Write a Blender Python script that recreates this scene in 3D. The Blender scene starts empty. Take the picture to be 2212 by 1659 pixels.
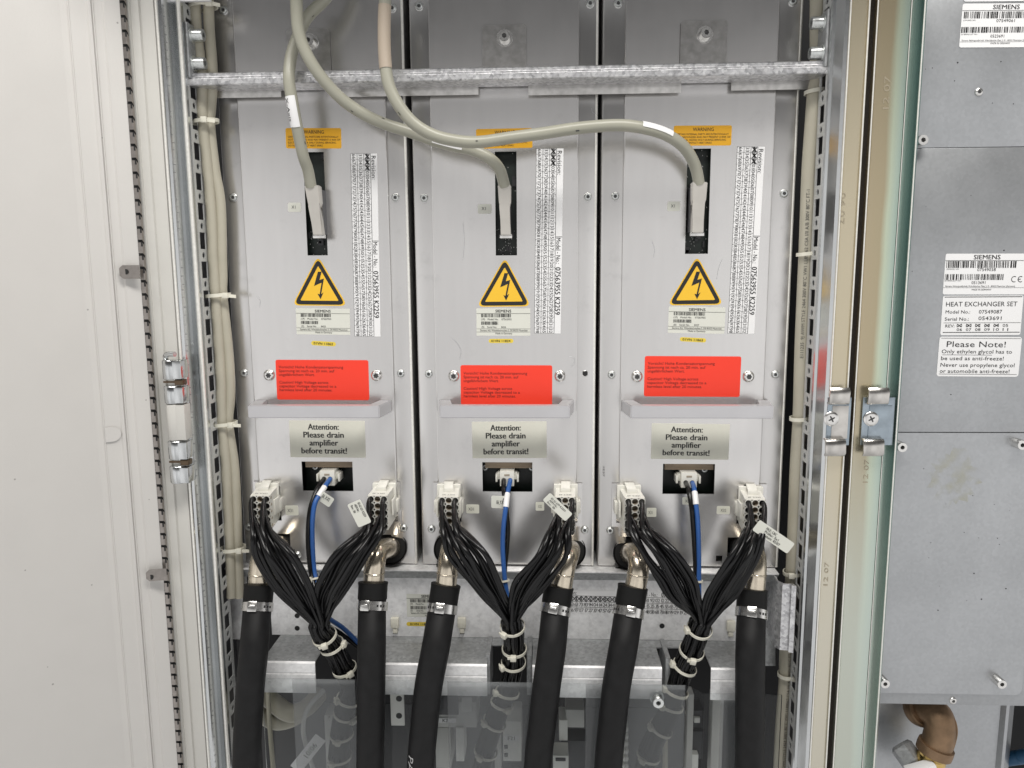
import bpy, bmesh, math, random
from mathutils import Vector, Matrix

random.seed(7)
SC = bpy.context.scene
COL = SC.collection
R = math.radians

# ------------------------------------------------------------------ camera
# picture measurements are in a 2212 x 1659 grid; focal length 1662 of those units
FOC, CU, CV = 1662.0, 1106.0, 829.5
CAMZ = 1.45                      # eye height (m)
DIST = 0.95                      # eye to amplifier fronts (m)
_D = Vector((.00676, .9893, .1459)).normalized()       # world "down" in camera axes (right, down, forward)
_X = Vector((.99908, .0032, -.0428)); _X = (_X - _D * _X.dot(_D)).normalized()
_Y = _X.cross(_D)
EYE = Vector((0, -DIST, CAMZ))
def c2w(c): return Vector((_X.dot(c), _Y.dot(c), -_D.dot(c)))
def P(u, v, Y=0.0):
    d = c2w(Vector(((u - CU) / FOC, (v - CV) / FOC, 1.0)))
    return EYE + d * ((Y + DIST) / d.y)
def PX(u, v=553, Y=0.0): return P(u, v, Y).x
def PZ(v, u=1177, Y=0.0): return P(u, v, Y).z

cam = bpy.data.cameras.new('camera'); co = bpy.data.objects.new('camera', cam); COL.objects.link(co)
r_, u_, b_ = c2w(Vector((1, 0, 0))), c2w(Vector((0, -1, 0))), c2w(Vector((0, 0, -1)))
M = Matrix((r_, u_, b_)).transposed().to_4x4(); M.translation = EYE
co.matrix_world = M
cam.sensor_width = 36; cam.lens = 36 * FOC / 2212; cam.clip_start = .01; cam.clip_end = 100
SC.camera = co

# ------------------------------------------------------------------ world, lamps, exposure
w = bpy.data.worlds.new('World'); SC.world = w; w.use_nodes = True
nt = w.node_tree; bg = nt.nodes['Background']
tc = nt.nodes.new('ShaderNodeTexCoord'); sx = nt.nodes.new('ShaderNodeSeparateXYZ'); cr = nt.nodes.new('ShaderNodeValToRGB')
mr = nt.nodes.new('ShaderNodeMapRange'); mr.inputs['From Min'].default_value = -1; mr.inputs['From Max'].default_value = 1
nt.links.new(tc.outputs['Generated'], sx.inputs[0]); nt.links.new(sx.outputs['Z'], mr.inputs['Value'])
nt.links.new(mr.outputs[0], cr.inputs[0]); nt.links.new(cr.outputs[0], bg.inputs['Color'])
e = cr.color_ramp.elements
def zpos(el): return (math.sin(R(el)) + 1) / 2
e[0].position = 0.0; e[0].color = (.62, .61, .60, 1)
e[1].position = 1.0; e[1].color = (.30, .30, .30, 1)
for el, c in ((-35, .84), (-12, .96), (6, .96), (7.5, .92), (10, .62), (13, .24), (16, .08), (19.5, .03), (36, .03), (55, .16)):
    k = e.new(zpos(el)); k.color = (c, c * .99, c * .985, 1)
# the room is not equally bright all round
nzw = nt.nodes.new('ShaderNodeTexNoise'); nzw.inputs['Scale'].default_value = 2.6; nzw.inputs['Detail'].default_value = 1.5
mpw = nt.nodes.new('ShaderNodeMapping'); mpw.inputs['Scale'].default_value = (1, 1, .25)
nt.links.new(tc.outputs['Generated'], mpw.inputs[0]); nt.links.new(mpw.outputs[0], nzw.inputs['Vector'])
mrw = nt.nodes.new('ShaderNodeMapRange'); mrw.inputs['From Min'].default_value = .3; mrw.inputs['From Max'].default_value = .7; mrw.inputs['To Min'].default_value = .72; mrw.inputs['To Max'].default_value = 1.22
nt.links.new(nzw.outputs['Fac'], mrw.inputs['Value']); nt.links.new(mrw.outputs[0], bg.inputs['Strength'])
def area(name, loc, target, sx_, sy_, power, col=(1, .97, .93)):
    l = bpy.data.lights.new(name, 'AREA'); l.shape = 'RECTANGLE'; l.size = sx_; l.size_y = sy_; l.energy = power; l.color = col
    o = bpy.data.objects.new(name, l); COL.objects.link(o); o.location = loc
    o.rotation_euler = (Vector(target) - Vector(loc)).to_track_quat('-Z', 'Y').to_euler()
    return o
area('ceiling_lamp', (.35, -1.05, 2.95), (.0, -.1, 1.3), 1.2, .40, 32)
area('ceiling_lamp', (-.9, -1.15, 2.95), (-.3, -.3, 1.2), 1.2, .40, 16)
SC.view_settings.view_transform = 'Standard'; SC.view_settings.look = 'None'
SC.view_settings.exposure = 0; SC.view_settings.gamma = 1; SC.view_settings.use_curve_mapping = False
SC.render.engine = 'CYCLES'
try:
    SC.cycles.max_bounces = 8; SC.cycles.transparent_max_bounces = 12
except Exception: pass

# ------------------------------------------------------------------ materials
def mat(name, col, rough=.5, metal=0.0, var=0.0, scale=60, bump=0.0, bscale=600, rvar=0.0, stretch=None, spangle=0.0, col2=None, spec=None):
    m = bpy.data.materials.new(name); m.use_nodes = True; n = m.node_tree; bs = n.nodes['Principled BSDF']
    bs.inputs['Base Color'].default_value = (*col, 1); bs.inputs['Roughness'].default_value = rough; bs.inputs['Metallic'].default_value = metal
    if spec is not None: bs.inputs['Specular IOR Level'].default_value = spec
    tcn = n.nodes.new('ShaderNodeTexCoord'); src = tcn.outputs['Object']
    if stretch:
        mp = n.nodes.new('ShaderNodeMapping'); mp.inputs['Scale'].default_value = stretch; n.links.new(src, mp.inputs[0]); src = mp.outputs[0]
    if var or rvar or col2:
        nz = n.nodes.new('ShaderNodeTexNoise'); nz.inputs['Scale'].default_value = scale; nz.inputs['Detail'].default_value = 5
        n.links.new(src, nz.inputs['Vector']); f = nz.outputs['Fac']
    if var or col2:
        rp = n.nodes.new('ShaderNodeValToRGB')
        lo = col2 if col2 else tuple(max(0, c * (1 - var)) for c in col); hi = col if col2 else tuple(min(1, c * (1 + var)) for c in col)
        rp.color_ramp.elements[0].position = .32; rp.color_ramp.elements[1].position = .68
        rp.color_ramp.elements[0].color = (*lo, 1); rp.color_ramp.elements[1].color = (*hi, 1)
        n.links.new(f, rp.inputs[0]); out = rp.outputs[0]
        if spangle:
            vo = n.nodes.new('ShaderNodeTexVoronoi'); vo.inputs['Scale'].default_value = 300; n.links.new(src, vo.inputs['Vector'])
            mx = n.nodes.new('ShaderNodeMixRGB'); mx.blend_type = 'OVERLAY'; mx.inputs[0].default_value = spangle
            bwn = n.nodes.new('ShaderNodeRGBToBW'); n.links.new(vo.outputs['Color'], bwn.inputs[0])
            n.links.new(out, mx.inputs[1]); n.links.new(bwn.outputs[0], mx.inputs[2]); out = mx.outputs[0]
        n.links.new(out, bs.inputs['Base Color'])
    if rvar:
        m2 = n.nodes.new('ShaderNodeMapRange'); m2.inputs['To Min'].default_value = max(.03, rough - rvar); m2.inputs['To Max'].default_value = min(1, rough + rvar)
        n.links.new(f, m2.inputs['Value']); n.links.new(m2.outputs[0], bs.inputs['Roughness'])
    if bump:
        nb = n.nodes.new('ShaderNodeTexNoise'); nb.inputs['Scale'].default_value = bscale; nb.inputs['Detail'].default_value = 3
        n.links.new(tcn.outputs['Object'], nb.inputs['Vector'])
        bp = n.nodes.new('ShaderNodeBump'); bp.inputs['Strength'].default_value = bump; bp.inputs['Distance'].default_value = .001
        n.links.new(nb.outputs['Fac'], bp.inputs['Height']); n.links.new(bp.outputs[0], bs.inputs['Normal'])
    return m

def satin(name, col, rough, share, var, scale, stretch, broad=.45):
    """satin-anodised sheet: a soft narrow mirror lobe over a little diffuse"""
    m = bpy.data.materials.new(name); m.use_nodes = True; n = m.node_tree; out = n.nodes['Material Output']; n.nodes.remove(n.nodes['Principled BSDF'])
    tcn = n.nodes.new('ShaderNodeTexCoord'); mp = n.nodes.new('ShaderNodeMapping'); mp.inputs['Scale'].default_value = stretch; n.links.new(tcn.outputs['Object'], mp.inputs[0])
    nz = n.nodes.new('ShaderNodeTexNoise'); nz.inputs['Scale'].default_value = scale; nz.inputs['Detail'].default_value = 6; n.links.new(mp.outputs[0], nz.inputs['Vector'])
    rp = n.nodes.new('ShaderNodeValToRGB'); rp.color_ramp.elements[0].position = .3; rp.color_ramp.elements[1].position = .7
    rp.color_ramp.elements[0].color = (*[c * (1 - var) for c in col], 1); rp.color_ramp.elements[1].color = (*[min(1, c * (1 + var)) for c in col], 1); n.links.new(nz.outputs['Fac'], rp.inputs[0])
    # handling marks: faint duller smudges
    sm = n.nodes.new('ShaderNodeTexNoise'); sm.inputs['Scale'].default_value = 26; sm.inputs['Detail'].default_value = 7; sm.inputs['Roughness'].default_value = .7; n.links.new(tcn.outputs['Object'], sm.inputs['Vector'])
    s2 = n.nodes.new('ShaderNodeMapRange'); s2.inputs['From Min'].default_value = .58; s2.inputs['From Max'].default_value = .78; s2.inputs['To Min'].default_value = 1; s2.inputs['To Max'].default_value = .86; n.links.new(sm.outputs['Fac'], s2.inputs['Value'])
    mu = n.nodes.new('ShaderNodeMixRGB'); mu.blend_type = 'MULTIPLY'; mu.inputs[0].default_value = 1; n.links.new(rp.outputs[0], mu.inputs[1]); n.links.new(s2.outputs[0], mu.inputs[2])
    df = n.nodes.new('ShaderNodeBsdfDiffuse'); gl = n.nodes.new('ShaderNodeBsdfGlossy'); gl.distribution = 'BECKMANN'
    rr = n.nodes.new('ShaderNodeMapRange'); rr.inputs['To Min'].default_value = rough * .8; rr.inputs['To Max'].default_value = rough * 1.25; n.links.new(sm.outputs['Fac'], rr.inputs['Value']); n.links.new(rr.outputs[0], gl.inputs['Roughness'])
    n.links.new(mu.outputs[0], df.inputs[0]); n.links.new(mu.outputs[0], gl.inputs[0])
    g2 = n.nodes.new('ShaderNodeBsdfGlossy'); g2.distribution = 'BECKMANN'; g2.inputs['Roughness'].default_value = .44; n.links.new(mu.outputs[0], g2.inputs[0])
    mg = n.nodes.new('ShaderNodeMixShader'); mg.inputs[0].default_value = broad; n.links.new(gl.outputs[0], mg.inputs[1]); n.links.new(g2.outputs[0], mg.inputs[2])
    mx = n.nodes.new('ShaderNodeMixShader'); mx.inputs[0].default_value = share; n.links.new(df.outputs[0], mx.inputs[1]); n.links.new(mg.outputs[0], mx.inputs[2]); n.links.new(mx.outputs[0], out.inputs['Surface'])
    return m
ALU = satin('brushed_aluminium', (.68, .67, .66), .22, .86, .02, 30, (3, 1, .35), .14)
ALUF = satin('flange_aluminium', (.66, .65, .64), .24, .84, .02, 30, (3, 1, .35), .2)
GALVT = satin('tab_zinc', (.50, .49, .475), .20, .86, .16, 130, (1, 1, 1))
ALU_ = mat('brushed_aluminium', (.60, .59, .605), .17, .84, var=.06, scale=14, rvar=.05, stretch=(1.0, 1, .35))
ALUF_ = mat('flange_aluminium', (.58, .575, .59), .17, .84, var=.05, scale=20, rvar=.05)
HAND = mat('anodised_handle', (.56, .555, .57), .38, .5, var=.03, scale=30, bump=.04, bscale=1500)
GALV = mat('galvanised_sheet', (.82, .82, .82), .45, .35, var=.10, scale=90, rvar=.1, spangle=.35, bump=.08, bscale=700)
GALVB = mat('galvanised_bar', (.62, .62, .63), .36, .8, var=.16, scale=160, rvar=.12, spangle=.55, bump=.15, bscale=500)
GALVD = mat('dull_zinc', (.40, .41, .415), .5, .6, var=.10, scale=120, rvar=.08, spangle=.2, bump=.06)
ZINCP = mat('polished_zinc', (.60, .615, .62), .17, .95, var=.10, scale=25, rvar=.09, bump=.05, bscale=120, stretch=(1, 1, .25))
STEEL = mat('bright_steel', (.74, .73, .71), .24, .95, var=.06, scale=300, rvar=.06)
BOLT = mat('zinc_bolt', (.70, .72, .71), .30, .9, var=.08, scale=500, rvar=.08)
PIPE = mat('nickel_pipe', (.64, .57, .46), .2, .9, var=.10, scale=90, rvar=.08, bump=.04, bscale=150)
DARKH = mat('recess_black', (.012, .012, .012), .6)
BLACKIN = mat('interior_black', (.010, .010, .011), .8)
DOORW = mat('white_powder_coat', (.575, .56, .535), .42, 0, var=.015, scale=18, bump=.12, bscale=420, rvar=.05)
def specks(m):
    """a few specks of dirt on the paint"""
    n = m.node_tree; bs = n.nodes['Principled BSDF']; src = bs.inputs['Base Color'].links[0].from_socket
    tcn = n.nodes.new('ShaderNodeTexCoord'); vo = n.nodes.new('ShaderNodeTexVoronoi'); vo.inputs['Scale'].default_value = 30; n.links.new(tcn.outputs['Object'], vo.inputs['Vector'])
    lt = n.nodes.new('ShaderNodeMath'); lt.operation = 'LESS_THAN'; lt.inputs[1].default_value = .034; n.links.new(vo.outputs['Distance'], lt.inputs[0])
    sc = n.nodes.new('ShaderNodeMath'); sc.operation = 'MULTIPLY'; sc.inputs[1].default_value = .55; n.links.new(lt.outputs[0], sc.inputs[0])
    mx = n.nodes.new('ShaderNodeMixRGB'); mx.inputs[2].default_value = (.12, .11, .10, 1); n.links.new(sc.outputs[0], mx.inputs[0]); n.links.new(src, mx.inputs[1]); n.links.new(mx.outputs[0], bs.inputs['Base Color'])
specks(DOORW)
FRAMEW = mat('white_frame_paint', (.56, .55, .515), .36, 0, var=.02, scale=20, bump=.06, bscale=300)
FING = mat('spring_fingers', (.30, .275, .255), .32, .85, var=.1, scale=200)
PCB = mat('circuit_board', (.006, .012, .009), .4, 0, var=.3, scale=300)
CHIP = mat('chip_black', (.022, .022, .024), .4)
BROWN = mat('pressed_board', (.30, .235, .17), .75, 0, var=.15, scale=80, stretch=(.3, 1, 4))
NYLON = mat('white_nylon', (.74, .73, .67), .38, 0, var=.03, scale=80)
NYLHOLE = mat('nylon_socket', (.36, .31, .24), .55)
TIE = mat('tie_nylon', (.72, .70, .60), .4, 0, var=.04, scale=200)
WIRE = mat('black_pvc', (.006, .006, .0065), .26, 0, bump=.03, bscale=300, spec=.32)
RUB = mat('black_rubber', (.011, .011, .0115), .55, 0, var=.25, scale=60, bump=.08, bscale=900, rvar=.06, spec=.22)
CUFF = mat('rubber_cuff', (.008, .008, .008), .55, 0, bump=.15, bscale=350, spec=.22)
BLUE = mat('blue_pvc', (.025, .10, .33), .36, 0)
CABG = mat('grey_cable', (.33, .325, .265), .36, 0, var=.03, scale=50, bump=.03, bscale=200)
CABB = mat('beige_cable', (.43, .405, .325), .42, 0, var=.04, scale=40)
PAPER = mat('white_label', (.80, .80, .80), .35)
PAPERG = mat('matt_label', (.66, .665, .60), .45, 0, var=.02, scale=30)
CLEARL = mat('translucent_label', (.63, .63, .555), .8, 0, var=.02, scale=30, spec=.2)
INK = mat('black_ink', (.012, .012, .012), .5)
INKG = mat('grey_ink', (.05, .05, .05), .5)
ORNG = mat('orange_label', (.72, .37, .015), .35)
YELL = mat('yellow_label', (.83, .50, .03), .3)
YPILL = mat('yellow_tag', (.74, .56, .06), .35)
RED = mat('red_label', (.90, .045, .018), .38)
REDINK = mat('dark_red_ink', (.14, .008, .006), .5)
BLUEINK = mat('blue_ink', (.12, .2, .45), .5)
WHITEINK = mat('white_ink', (.45, .45, .45), .6)
FOAM = mat('foam_seal', (.035, .029, .024), .95, 0, var=.4, scale=500, bump=.5, bscale=900)
BRASS = mat('aged_brass', (.25, .165, .10), .5, .75, var=.22, scale=70, rvar=.12, bump=.3, bscale=500)
BRASSB = mat('clean_brass', (.60, .43, .16), .3, 1, var=.1, scale=80)
PLASTG = mat('grey_plastic', (.52, .52, .50), .5)
PLASTD = mat('dark_plastic', (.06, .06, .065), .5)
PLASTW = mat('white_plastic', (.80, .80, .76), .5)
BLUEP = mat('blue_hose', (.012, .07, .15), .5)
STAIN = mat('grime_stain', (.36, .35, .26), .6, .2, var=.1, scale=60)
SMEAR = mat('felt_pen', (.02, .02, .02), .5)

def chromate(name, stops, x0, x1, pale):
    """yellow-chromated zinc: interference tints run along the post, paler low down"""
    m = bpy.data.materials.new(name); m.use_nodes = True; n = m.node_tree; bs = n.nodes['Principled BSDF']
    tcn = n.nodes.new('ShaderNodeTexCoord'); s = n.nodes.new('ShaderNodeSeparateXYZ'); n.links.new(tcn.outputs['Object'], s.inputs[0])
    mp = n.nodes.new('ShaderNodeMapping'); mp.inputs['Scale'].default_value = (8, 8, 2.2); n.links.new(tcn.outputs['Object'], mp.inputs[0])
    nz = n.nodes.new('ShaderNodeTexNoise'); nz.inputs['Scale'].default_value = 2.4; nz.inputs['Detail'].default_value = 4; n.links.new(mp.outputs[0], nz.inputs['Vector'])
    ad = n.nodes.new('ShaderNodeMath'); ad.operation = 'MULTIPLY_ADD'; ad.inputs[1].default_value = .012; n.links.new(nz.outputs['Fac'], ad.inputs[0]); n.links.new(s.outputs['X'], ad.inputs[2])
    mr = n.nodes.new('ShaderNodeMapRange'); mr.inputs['From Min'].default_value = x0 + .006; mr.inputs['From Max'].default_value = x1 + .006; n.links.new(ad.outputs[0], mr.inputs['Value'])
    rp = n.nodes.new('ShaderNodeValToRGB'); el = rp.color_ramp.elements
    el[0].position = stops[0][0]; el[0].color = (*stops[0][1], 1); el[1].position = stops[-1][0]; el[1].color = (*stops[-1][1], 1)
    for p_, c in stops[1:-1]: k = el.new(p_); k.color = (*c, 1)
    n.links.new(mr.outputs[0], rp.inputs[0])
    zr = n.nodes.new('ShaderNodeMath'); zr.operation = 'MULTIPLY_ADD'; zr.inputs[1].default_value = .25; n.links.new(nz.outputs['Fac'], zr.inputs[0]); n.links.new(s.outputs['Z'], zr.inputs[2])
    z2 = n.nodes.new('ShaderNodeMapRange'); z2.inputs['From Min'].default_value = .88; z2.inputs['From Max'].default_value = .58; z2.inputs['To Max'].default_value = .75; n.links.new(zr.outputs[0], z2.inputs['Value'])
    mx = n.nodes.new('ShaderNodeMixRGB'); mx.inputs[2].default_value = (*pale, 1); n.links.new(z2.outputs[0], mx.inputs[0]); n.links.new(rp.outputs[0], mx.inputs[1]); n.links.new(mx.outputs[0], bs.inputs['Base Color'])
    bs.inputs['Metallic'].default_value = .78; bs.inputs['Roughness'].default_value = .27
    nb = n.nodes.new('ShaderNodeTexNoise'); nb.inputs['Scale'].default_value = 900; n.links.new(tcn.outputs['Object'], nb.inputs['Vector'])
    bp = n.nodes.new('ShaderNodeBump'); bp.inputs['Strength'].default_value = .06; bp.inputs['Distance'].default_value = .001
    n.links.new(nb.outputs['Fac'], bp.inputs['Height']); n.links.new(bp.outputs[0], bs.inputs['Normal'])
    return m
RECESS = mat('screw_recess', (.10, .10, .10), .4, .7)
EDGE = mat('highlight_paint', (.86, .85, .80), .38, .6, var=.06, scale=300)  # bright colour that paints a highlight along rounded edges

def acrylic():
    m = bpy.data.materials.new('clear_acrylic'); m.use_nodes = True; n = m.node_tree
    out = n.nodes['Material Output']; n.nodes.remove(n.nodes['Principled BSDF'])
    tr = n.nodes.new('ShaderNodeBsdfTransparent'); tr.inputs[0].default_value = (.93, .94, .94, 1)
    gl = n.nodes.new('ShaderNodeBsdfGlossy'); gl.inputs['Roughness'].default_value = .03
    fr = n.nodes.new('ShaderNodeFresnel'); fr.inputs['IOR'].default_value = 1.24
    mx = n.nodes.new('ShaderNodeMixShader'); n.links.new(fr.outputs[0], mx.inputs[0]); n.links.new(tr.outputs[0], mx.inputs[1]); n.links.new(gl.outputs[0], mx.inputs[2])
    n.links.new(mx.outputs[0], out.inputs['Surface']); return m
def haze():  # haze of a room reflection, put in as pale translucent colour
    m = bpy.data.materials.new('reflection_haze'); m.use_nodes = True; n = m.node_tree
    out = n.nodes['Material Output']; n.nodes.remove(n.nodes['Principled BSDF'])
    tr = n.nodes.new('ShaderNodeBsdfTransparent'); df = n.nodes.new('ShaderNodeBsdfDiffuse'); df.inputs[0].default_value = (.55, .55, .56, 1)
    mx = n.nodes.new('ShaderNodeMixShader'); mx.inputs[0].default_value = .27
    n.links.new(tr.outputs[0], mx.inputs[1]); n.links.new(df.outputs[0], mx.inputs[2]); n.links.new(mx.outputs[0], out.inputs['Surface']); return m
ACRY = acrylic(); HAZE = haze()

# ------------------------------------------------------------------ mesh helpers
class MB:
    def __init__(s): s.bm = bmesh.new()
    def face(s, pts):
        try: return s.bm.faces.new([s.bm.verts.new(p) for p in pts])
        except ValueError: return None
    def box(s, x0, x1, y0, y1, z0, z1, bev=0, seg=2):
        vs = [s.bm.verts.new((x, y, z)) for x in (x0, x1) for y in (y0, y1) for z in (z0, z1)]
        q = [(0, 1, 3, 2), (4, 6, 7, 5), (0, 4, 5, 1), (2, 3, 7, 6), (0, 2, 6, 4), (1, 5, 7, 3)]
        fs = [s.bm.faces.new([vs[i] for i in f]) for f in q]
        if bev:
            es = list({e for f in fs for e in f.edges})
            bmesh.ops.bevel(s.bm, geom=es, offset=bev, segments=seg, affect='EDGES', profile=.5)
        return s
    def obox(s, c, ax, ay, az, hx, hy, hz, bev=0):
        vs = [s.bm.verts.new(c + ax * (i * hx) + ay * (j * hy) + az * (k * hz)) for i in (-1, 1) for j in (-1, 1) for k in (-1, 1)]
        q = [(0, 1, 3, 2), (4, 6, 7, 5), (0, 4, 5, 1), (2, 3, 7, 6), (0, 2, 6, 4), (1, 5, 7, 3)]
        fs = [s.bm.faces.new([vs[i] for i in f]) for f in q]
        if bev:
            es = list({e for f in fs for e in f.edges})
            bmesh.ops.bevel(s.bm, geom=es, offset=bev, segments=2, affect='EDGES', profile=.5)
        return s
    def prism(s, pts, vec):                # planar polygon pts (3D), extruded by vec
        vec = Vector(vec); a = [s.bm.verts.new(p) for p in pts]; b = [s.bm.verts.new(Vector(p) + vec) for p in pts]
        s.bm.faces.new(a); s.bm.faces.new(list(reversed(b)))
        for i in range(len(a)):
            j = (i + 1) % len(a); s.bm.faces.new([a[i], b[i], b[j], a[j]])
        return s
    def plan(s, xy, z0, z1, th=.0015):     # open sheet profile in plan, thickened, extruded in Z
        n = len(xy); off = []
        for i in range(n):
            p = Vector(xy[i]); d = Vector((0, 0))
            if i > 0: d += (p - Vector(xy[i - 1])).normalized()
            if i < n - 1: d += (Vector(xy[i + 1]) - p).normalized()
            d.normalize(); nn = Vector((-d.y, d.x)); off.append(p + nn * th)
        poly = [Vector(q) for q in xy] + list(reversed(off))
        for i in range(n - 1):
            q = [poly[i], poly[i + 1], off[i + 1], off[i]]
            lo = [s.bm.verts.new((p[0], p[1], z0)) for p in q]; hi = [s.bm.verts.new((p[0], p[1], z1)) for p in q]
            for k in range(4):
                if k in (1, 3) and not ((k == 3 and i == 0) or (k == 1 and i == n - 2)): continue
                j = (k + 1) % 4; s.bm.faces.new([lo[k], lo[j], hi[j], hi[k]])
            s.bm.faces.new(hi); s.bm.faces.new(list(reversed(lo)))
        return s
    def gridplate(s, inc, exc, y0, y1):    # union of rects (x0,x1,z0,z1) minus rects, as a plate
        xs = sorted({round(q, 6) for r in inc + exc for q in r[:2]}); zs = sorted({round(q, 6) for r in inc + exc for q in r[2:]})
        def solid(i, j):
            if i < 0 or j < 0 or i >= len(xs) - 1 or j >= len(zs) - 1: return False
            x = (xs[i] + xs[i + 1]) / 2; z = (zs[j] + zs[j + 1]) / 2
            f = lambda r: r[0] < x < r[1] and r[2] < z < r[3]
            return any(map(f, inc)) and not any(map(f, exc))
        V = {}
        def vt(i, j, y):
            k = (i, j, y)
            if k not in V: V[k] = s.bm.verts.new((xs[i], y, zs[j]))
            return V[k]
        for i in range(len(xs) - 1):
            for j in range(len(zs) - 1):
                if not solid(i, j): continue
                s.bm.faces.new([vt(i, j, y0), vt(i + 1, j, y0), vt(i + 1, j + 1, y0), vt(i, j + 1, y0)])
                s.bm.faces.new([vt(i, j, y1), vt(i, j + 1, y1), vt(i + 1, j + 1, y1), vt(i + 1, j, y1)])
                for (di, dj, A, B) in ((-1, 0, (i, j), (i, j + 1)), (1, 0, (i + 1, j + 1), (i + 1, j)), (0, -1, (i + 1, j), (i, j)), (0, 1, (i, j + 1), (i + 1, j + 1))):
                    if not solid(i + di, j + dj):
                        s.bm.faces.new([vt(*A, y0), vt(*B, y0), vt(*B, y1), vt(*A, y1)])
        return s
    def tube(s, pts, r, seg=12, cap=True):
        rings = []; n = len(pts); fr = frames(pts)
        for i in range(n):
            T, N, B = fr[i]; rr = r[i] if isinstance(r, (list, tuple)) else r
            rings.append([s.bm.verts.new(pts[i] + (N * math.cos(2 * math.pi * k / seg) + B * math.sin(2 * math.pi * k / seg)) * rr) for k in range(seg)])
        for i in range(n - 1):
            for k in range(seg):
                j = (k + 1) % seg; s.bm.faces.new([rings[i][k], rings[i][j], rings[i + 1][j], rings[i + 1][k]])
        if cap: s.bm.faces.new(list(reversed(rings[0]))); s.bm.faces.new(rings[-1])
        return s
    def ring(s, c, axis, r, prof, seg=28):  # lathe: prof = closed list of (dr, dz) around radius r along axis
        axis = axis.normalized(); N = axis.orthogonal().normalized(); B = axis.cross(N)
        rings = [[s.bm.verts.new(c + axis * dz + (N * math.cos(2 * math.pi * k / seg) + B * math.sin(2 * math.pi * k / seg)) * (r + dr)) for k in range(seg)] for dr, dz in prof]
        m = len(rings)
        for i in range(m):
            A, Bq = rings[i], rings[(i + 1) % m]
            for k in range(seg):
                j = (k + 1) % seg; s.bm.faces.new([A[k], A[j], Bq[j], Bq[k]])
        return s
    def lathe(s, c, axis, prof, seg=24, fn=None):   # open profile (radius, along), first and last capped
        axis = axis.normalized(); N = axis.orthogonal().normalized(); B = axis.cross(N); rings = []
        for i, (rr, dz) in enumerate(prof):
            ring = []
            for k in range(seg):
                a = 2 * math.pi * k / seg; q = fn(i, a, rr) if fn else rr
                ring.append(s.bm.verts.new(c + axis * dz + (N * math.cos(a) + B * math.sin(a)) * q))
            rings.append(ring)
        for A, Bq in zip(rings, rings[1:]):
            for k in range(seg):
                j = (k + 1) % seg; s.bm.faces.new([A[k], A[j], Bq[j], Bq[k]])
        s.bm.faces.new(list(reversed(rings[0]))); s.bm.faces.new(rings[-1])
        return s
    def loop(s, pts, wid_axis_fn, hw, th):    # closed flat band (cable tie): pts closed loop
        n = len(pts); rows = []
        c = sum(pts, Vector()) / n
        for p in pts:
            ax = wid_axis_fn(p); rad = (p - c).normalized()
            rows.append([s.bm.verts.new(p + ax * a + rad * b) for a, b in ((-hw, 0), (hw, 0), (hw, th), (-hw, th))])
        for i in range(n):
            A, B = rows[i], rows[(i + 1) % n]
            for k in range(4):
                j = (k + 1) % 4; s.bm.faces.new([A[k], A[j], B[j], B[k]])
        return s

def frames(pts):
    n = len(pts); out = []; N = None
    for i in range(n):
        T = (pts[min(i + 1, n - 1)] - pts[max(i - 1, 0)])
        T = T.normalized() if T.length > 1e-9 else Vector((0, 0, 1))
        if N is None: N = T.orthogonal().normalized()
        else:
            N = N - T * N.dot(T); N = N.normalized() if N.length > 1e-6 else T.orthogonal().normalized()
        out.append((T, N, T.cross(N)))
    return out
def spline(c, n=8):
    p = [c[0] * 2 - c[1]] + list(c) + [c[-1] * 2 - c[-2]]; out = []
    for i in range(1, len(p) - 2):
        a, b, d, e_ = p[i - 1], p[i], p[i + 1], p[i + 2]
        for k in range(n):
            t = k / n
            out.append(.5 * ((b * 2) + (d - a) * t + (a * 2 - b * 5 + d * 4 - e_) * t * t + (b * 3 - a - d * 3 + e_) * t ** 3))
    out.append(c[-1].copy()); return out
def path(uvy, n=8): return spline([P(*q) for q in uvy], n)

def wl(o):
    v = Vector(o.location); p = o.parent
    while p: v += Vector(p.location); p = p.parent
    return v
def obj(name, mb, m, parent=None, smooth=40, base=True, loc=None):
    me = bpy.data.meshes.new(name)
    bmesh.ops.recalc_face_normals(mb.bm, faces=mb.bm.faces)
    mb.bm.to_mesh(me); mb.bm.free()
    o = bpy.data.objects.new(name, me); COL.objects.link(o)
    for q in (m if isinstance(m, (list, tuple)) else [m]): me.materials.append(q)
    if parent:
        o.parent = parent; me.transform(Matrix.Translation(-wl(parent)))
    elif base:
        xs = [v.co for v in me.vertices]; mn = Vector([min(c[i] for c in xs) for i in range(3)]); mx = Vector([max(c[i] for c in xs) for i in range(3)])
        off = Vector(((mn.x + mx.x) / 2, (mn.y + mx.y) / 2, mn.z)); me.transform(Matrix.Translation(-off)); o.location = off
    if smooth:
        me.polygons.foreach_set('use_smooth', [True] * len(me.polygons)); me.set_sharp_from_angle(angle=R(smooth))
    return o
def tag(o, label, cat, group=None):
    o['label'] = label; o['category'] = cat
    if group: o['group'] = group
    return o
def thing(name, label, cat, loc, group=None):
    o = bpy.data.objects.new(name, None); COL.objects.link(o); o.location = loc; o.empty_display_size = .02
    return tag(o, label, cat, group)
def inst(name, me, parent, wloc, rot=None):
    o = bpy.data.objects.new(name, me); COL.objects.link(o)
    if parent: o.parent = parent; o.location = Vector(wloc) - wl(parent)
    else: o.location = wloc
    if rot is not None: o.rotation_mode = 'QUATERNION'; o.rotation_quaternion = rot
    return o

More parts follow.
